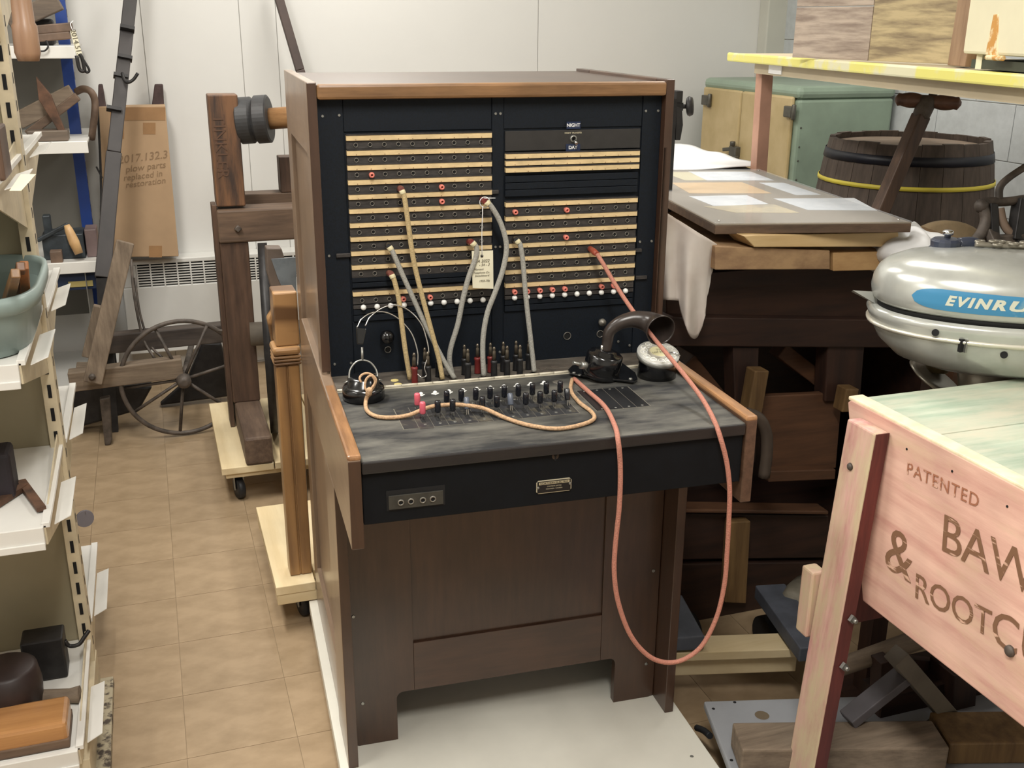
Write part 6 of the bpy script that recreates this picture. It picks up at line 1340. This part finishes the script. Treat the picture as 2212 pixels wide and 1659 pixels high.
for (u, v) in ((0.05, 0.12), (0.88, 0.08), (0.05, 0.62), (0.88, 0.62)):
    c_ = gp(u, v, 0); caster(gd, c_.x, c_.y, 0.036, GZ - 0.018)
part('brake_pedal', MB().tube([A(1505, 1572, 'z', 0.05), A(1520, 1578, 'z', 0.06), A(1534, 1590, 'z', 0.07)], 0.007, 8, 4), RUBBER, gd)
t0, t1 = A(1582, 1560, 'z', GZ + 0.055), A(1940, 1556, 'z', GZ + 0.055)
tu = (t1 - t0).normalized(); tv = Vector((tu.y, -tu.x, 0))
def timber(o_, L_, w_, z0, z1, nm, lab, m): return single(nm, MB().slab([o_ + tv * w_ + Vector((0, 0, z1 - o_.z)), o_ + tv * w_ + tu * L_ + Vector((0, 0, z1 - o_.z)), o_ + tu * L_ + Vector((0, 0, z1 - o_.z)), o_ + Vector((0, 0, z1 - o_.z))], z1 - z0), m, lab, 'timber', bevel=0.004)
timber(t0, 0.40, 0.085, GZ + 0.0005, GZ + 0.055, 'weathered_timber', 'weathered grey-brown timber block lying on the grey dolly', OLDWX)
x1_ = A(1905, 1545, 'z', GZ + 0.05)
timber(x1_ + Vector((0.10, -0.02, 0)), 0.25, 0.10, GZ + 0.0005, GZ + 0.05, 'tan_timber', 'tan timber with dark stain at the bottom right on the grey dolly', MILLTZ)
# the box itself: sides run along y, open towards the right
bxn = thing('root_cutter', 'faded pink and green wooden root cutter box with stencilled lettering', 'root cutter', (1.1, -0.8, GZ))
SX = 0.862; SY0, SY1 = -1.25, -0.415; ZT, ZBm = 0.842, 0.494
part('side_board', MB().prism([(SY0, ZBm + 0.004), (SY1 - 0.105, ZBm), (SY1, ZT - 0.008), (SY1 - 0.01, ZT), (SY0, ZT + 0.004)], 0.025, 'yz', SX), PINKW, bxn, bevel=0.003)
part('side_top_edge', MB().prism([(SY0, ZT - 0.001), (SY1, ZT - 0.004), (SY1, ZT + 0.004), (SY0, ZT + 0.006)], 0.030, 'yz', SX + 0.0005), CREAMW, bxn, bevel=0.0025)
lid_lines = [SY1 + 0.0, SY1 - 0.19, SY1 - 0.42, SY1 - 0.70, SY0]
for a_, b_2 in zip(lid_lines[:-1], lid_lines[1:]):
    part('lid_plank', MB().box(SX + 0.031, 1.55, b_2 + 0.001, a_ - 0.001, ZT - 0.018, ZT - 0.002), GREENW, bxn, bevel=0.002)
part('end_board', MB().box(SX + 0.026, 1.55, SY1 - 0.03, SY1 - 0.008, ZBm + 0.02, ZT - 0.02), REDW, bxn, bevel=0.003)
part('floor_board', MB().box(SX + 0.026, 1.55, SY0, SY1 - 0.09, ZBm + 0.01, ZBm + 0.03), REDW, bxn)
# front leg: -x face pink, camera face dark red
l0, l1 = Vector((0.846, -0.497, 0.822)), Vector((0.800, -0.497, GZ + 0.0005))
wy, wx = 0.076, 0.028
def leg(p0, p1, nm='leg'):
    vs = []
    for p_ in (p1, p0):
        for dx_, dy_ in ((-wx / 2, -wy / 2), (wx / 2, -wy / 2), (wx / 2, wy / 2), (-wx / 2, wy / 2)): vs.append(p_ + Vector((dx_, dy_, 0)))
    return MB().add(vs, [(0, 3, 2, 1), (4, 5, 6, 7), (0, 1, 5, 4), (1, 2, 6, 5), (2, 3, 7, 6), (3, 0, 4, 7)])
lgp = part('leg', leg(l0, l1), PINKWZ, bxn, bevel=0.003)
part('leg_inner_face', MB().slab([l1 + Vector((-wx / 2 + 0.002, -wy / 2 - 0.0012, 0.001)), l1 + Vector((wx / 2, -wy / 2 - 0.0012, 0.001)), l0 + Vector((wx / 2, -wy / 2 - 0.0012, -0.001)), l0 + Vector((-wx / 2 + 0.002, -wy / 2 - 0.0012, -0.001))], 0.0015), REDW, lgp)
for (px_, py_) in ((1837, 1008),):
    c_ = A(px_, py_, 'x', 0.827); part('carriage_bolt', MB().lathe([(0.007, 0), (0.006, 0.003), (0.003, 0.005), (0, 0.0055)], c_, (-1, 0, 0), 14), IRON, lgp)
for (px_, py_) in ((1838, 1336), (1820, 1438)):
    c_ = A(px_, py_, 'y', l0.y - wy / 2 - 0.002); part('nut', MB().lathe([(0.0085, 0), (0.0085, 0.006)], c_, (0.2, -1, 0), 4, smooth=False).lathe([(0.0045, 0.006), (0.0042, 0.013), (0.003, 0.014)], c_, (0.2, -1, 0), 10), STEEL, lgp)
part('leg', leg(Vector((1.50, -0.497, 0.82)), Vector((1.54, -0.497, GZ + 0.0005))), PINKWZ, bxn, bevel=0.003)
part('cross_rail', MB().box(0.80, 0.83, -0.455, -0.42, 0.39, 0.525), PINKWZ, bxn, bevel=0.004)
part('cross_rail', MB().box(0.83, 1.5, -0.455, -0.425, 0.40, 0.50), REDW, bxn, bevel=0.004)
c_ = A(2183, 1406, 'x', SX)
part('bolt_head', MB().lathe([(0.009, 0), (0.0085, 0.004), (0.004, 0.006), (0, 0.0065)], c_, (-1, 0, 0), 18), IRON, bxn)
mb = MB()
for q_ in ((1959, 970), (2057, 1018), (2176, 1094)): mb.lathe([(0.0022, 0), (0.002, 0.0008)], A(*q_, 'x', SX), (-1, 0, 0), 8)
part('nail_heads', mb, HOLE, bxn)
sxp = SX - 0.0009
def sten(txt, sz, y, z, ya=0.0, m=STENC, bold=0.0, sp1=1.0, al='LEFT'):
    return lettering(txt, sz, m, bxn, plane_m((sxp, y, z), (0, -1, ya), (0, 0, 1)), ext=0.0002, name='stencil_lettering', align=al, bold=bold, space=sp1)
sten('PATENTED', 0.030, -0.585, 0.778, 0.07, mat('stencil_faint', (158, 104, 78), 0.7, rgb2=(206, 166, 144), scale=60, contrast=(0.4, 0.46)), sp1=1.15)
sten('BAW', 0.088, -0.680, 0.706, 0.10, sp1=0.95)
sten('&', 0.115, -0.560, 0.622, 0.04)
sten('ROOT', 0.062, -0.640, 0.590, 0.14, sp1=0.95)
sten('CUTTER', 0.080, -0.808, 0.615, 0.08)
for nm, z, y0_, y1_ in ():
    pass
t = thing('dark_trestle', 'dark timber cross-braced stand under the root cutter', 'trestle', (1.1, -0.45, GZ))
def tr2(p, q, w_, h_, m, d): part('brace', MB().bar(A(*p, 'y', d), A(*q, 'y', d), w_, h_, (0, 1, 0)), m, t, bevel=0.002)
tr2((1935, 1415), (2130, 1640), 0.035, 0.038, mat('brace_grey', (112, 104, 92), 0.6, var=0.15, scale=9), -0.44)
tr2((1830, 1555), (1962, 1450), 0.02, 0.042, mat('brace_blue_grey', (92, 88, 92), 0.6, var=0.15, scale=9), -0.43)
tr2((1915, 1655), (2040, 1560), 0.02, 0.042, mat('brace_blue_grey', (92, 88, 92)), -0.46)
tr2((1905, 1420), (1900, 1560), 0.03, 0.035, DARKWZ, -0.36)
tr2((2060, 1430), (2052, 1585), 0.06, 0.075, DARKWZ, -0.37)
part('panel', pl(((1925, 1420), (2120, 1440), (2140, 1570), (1885, 1570), (1885, 1540)), -0.33, 0.02), DARKWZ, t)
part('foot', MB().box(A(1880, 1600, 'y', -0.36).x, A(2140, 1600, 'y', -0.36).x, -0.38, -0.31, GZ + 0.0005, GZ + 0.05), DARKW, t)
a_, b_2 = A(1800, 1450, 'y', -0.36), A(1975, 1385, 'y', -0.36)
single('grey_pole', MB().cyl(A(1755, 1462, 'y', -0.33), A(2010, 1372, 'y', -0.33), 0.018, 0.022, 16), OLDWX, 'grey rounded pole slanting behind the pink leg', 'pole')
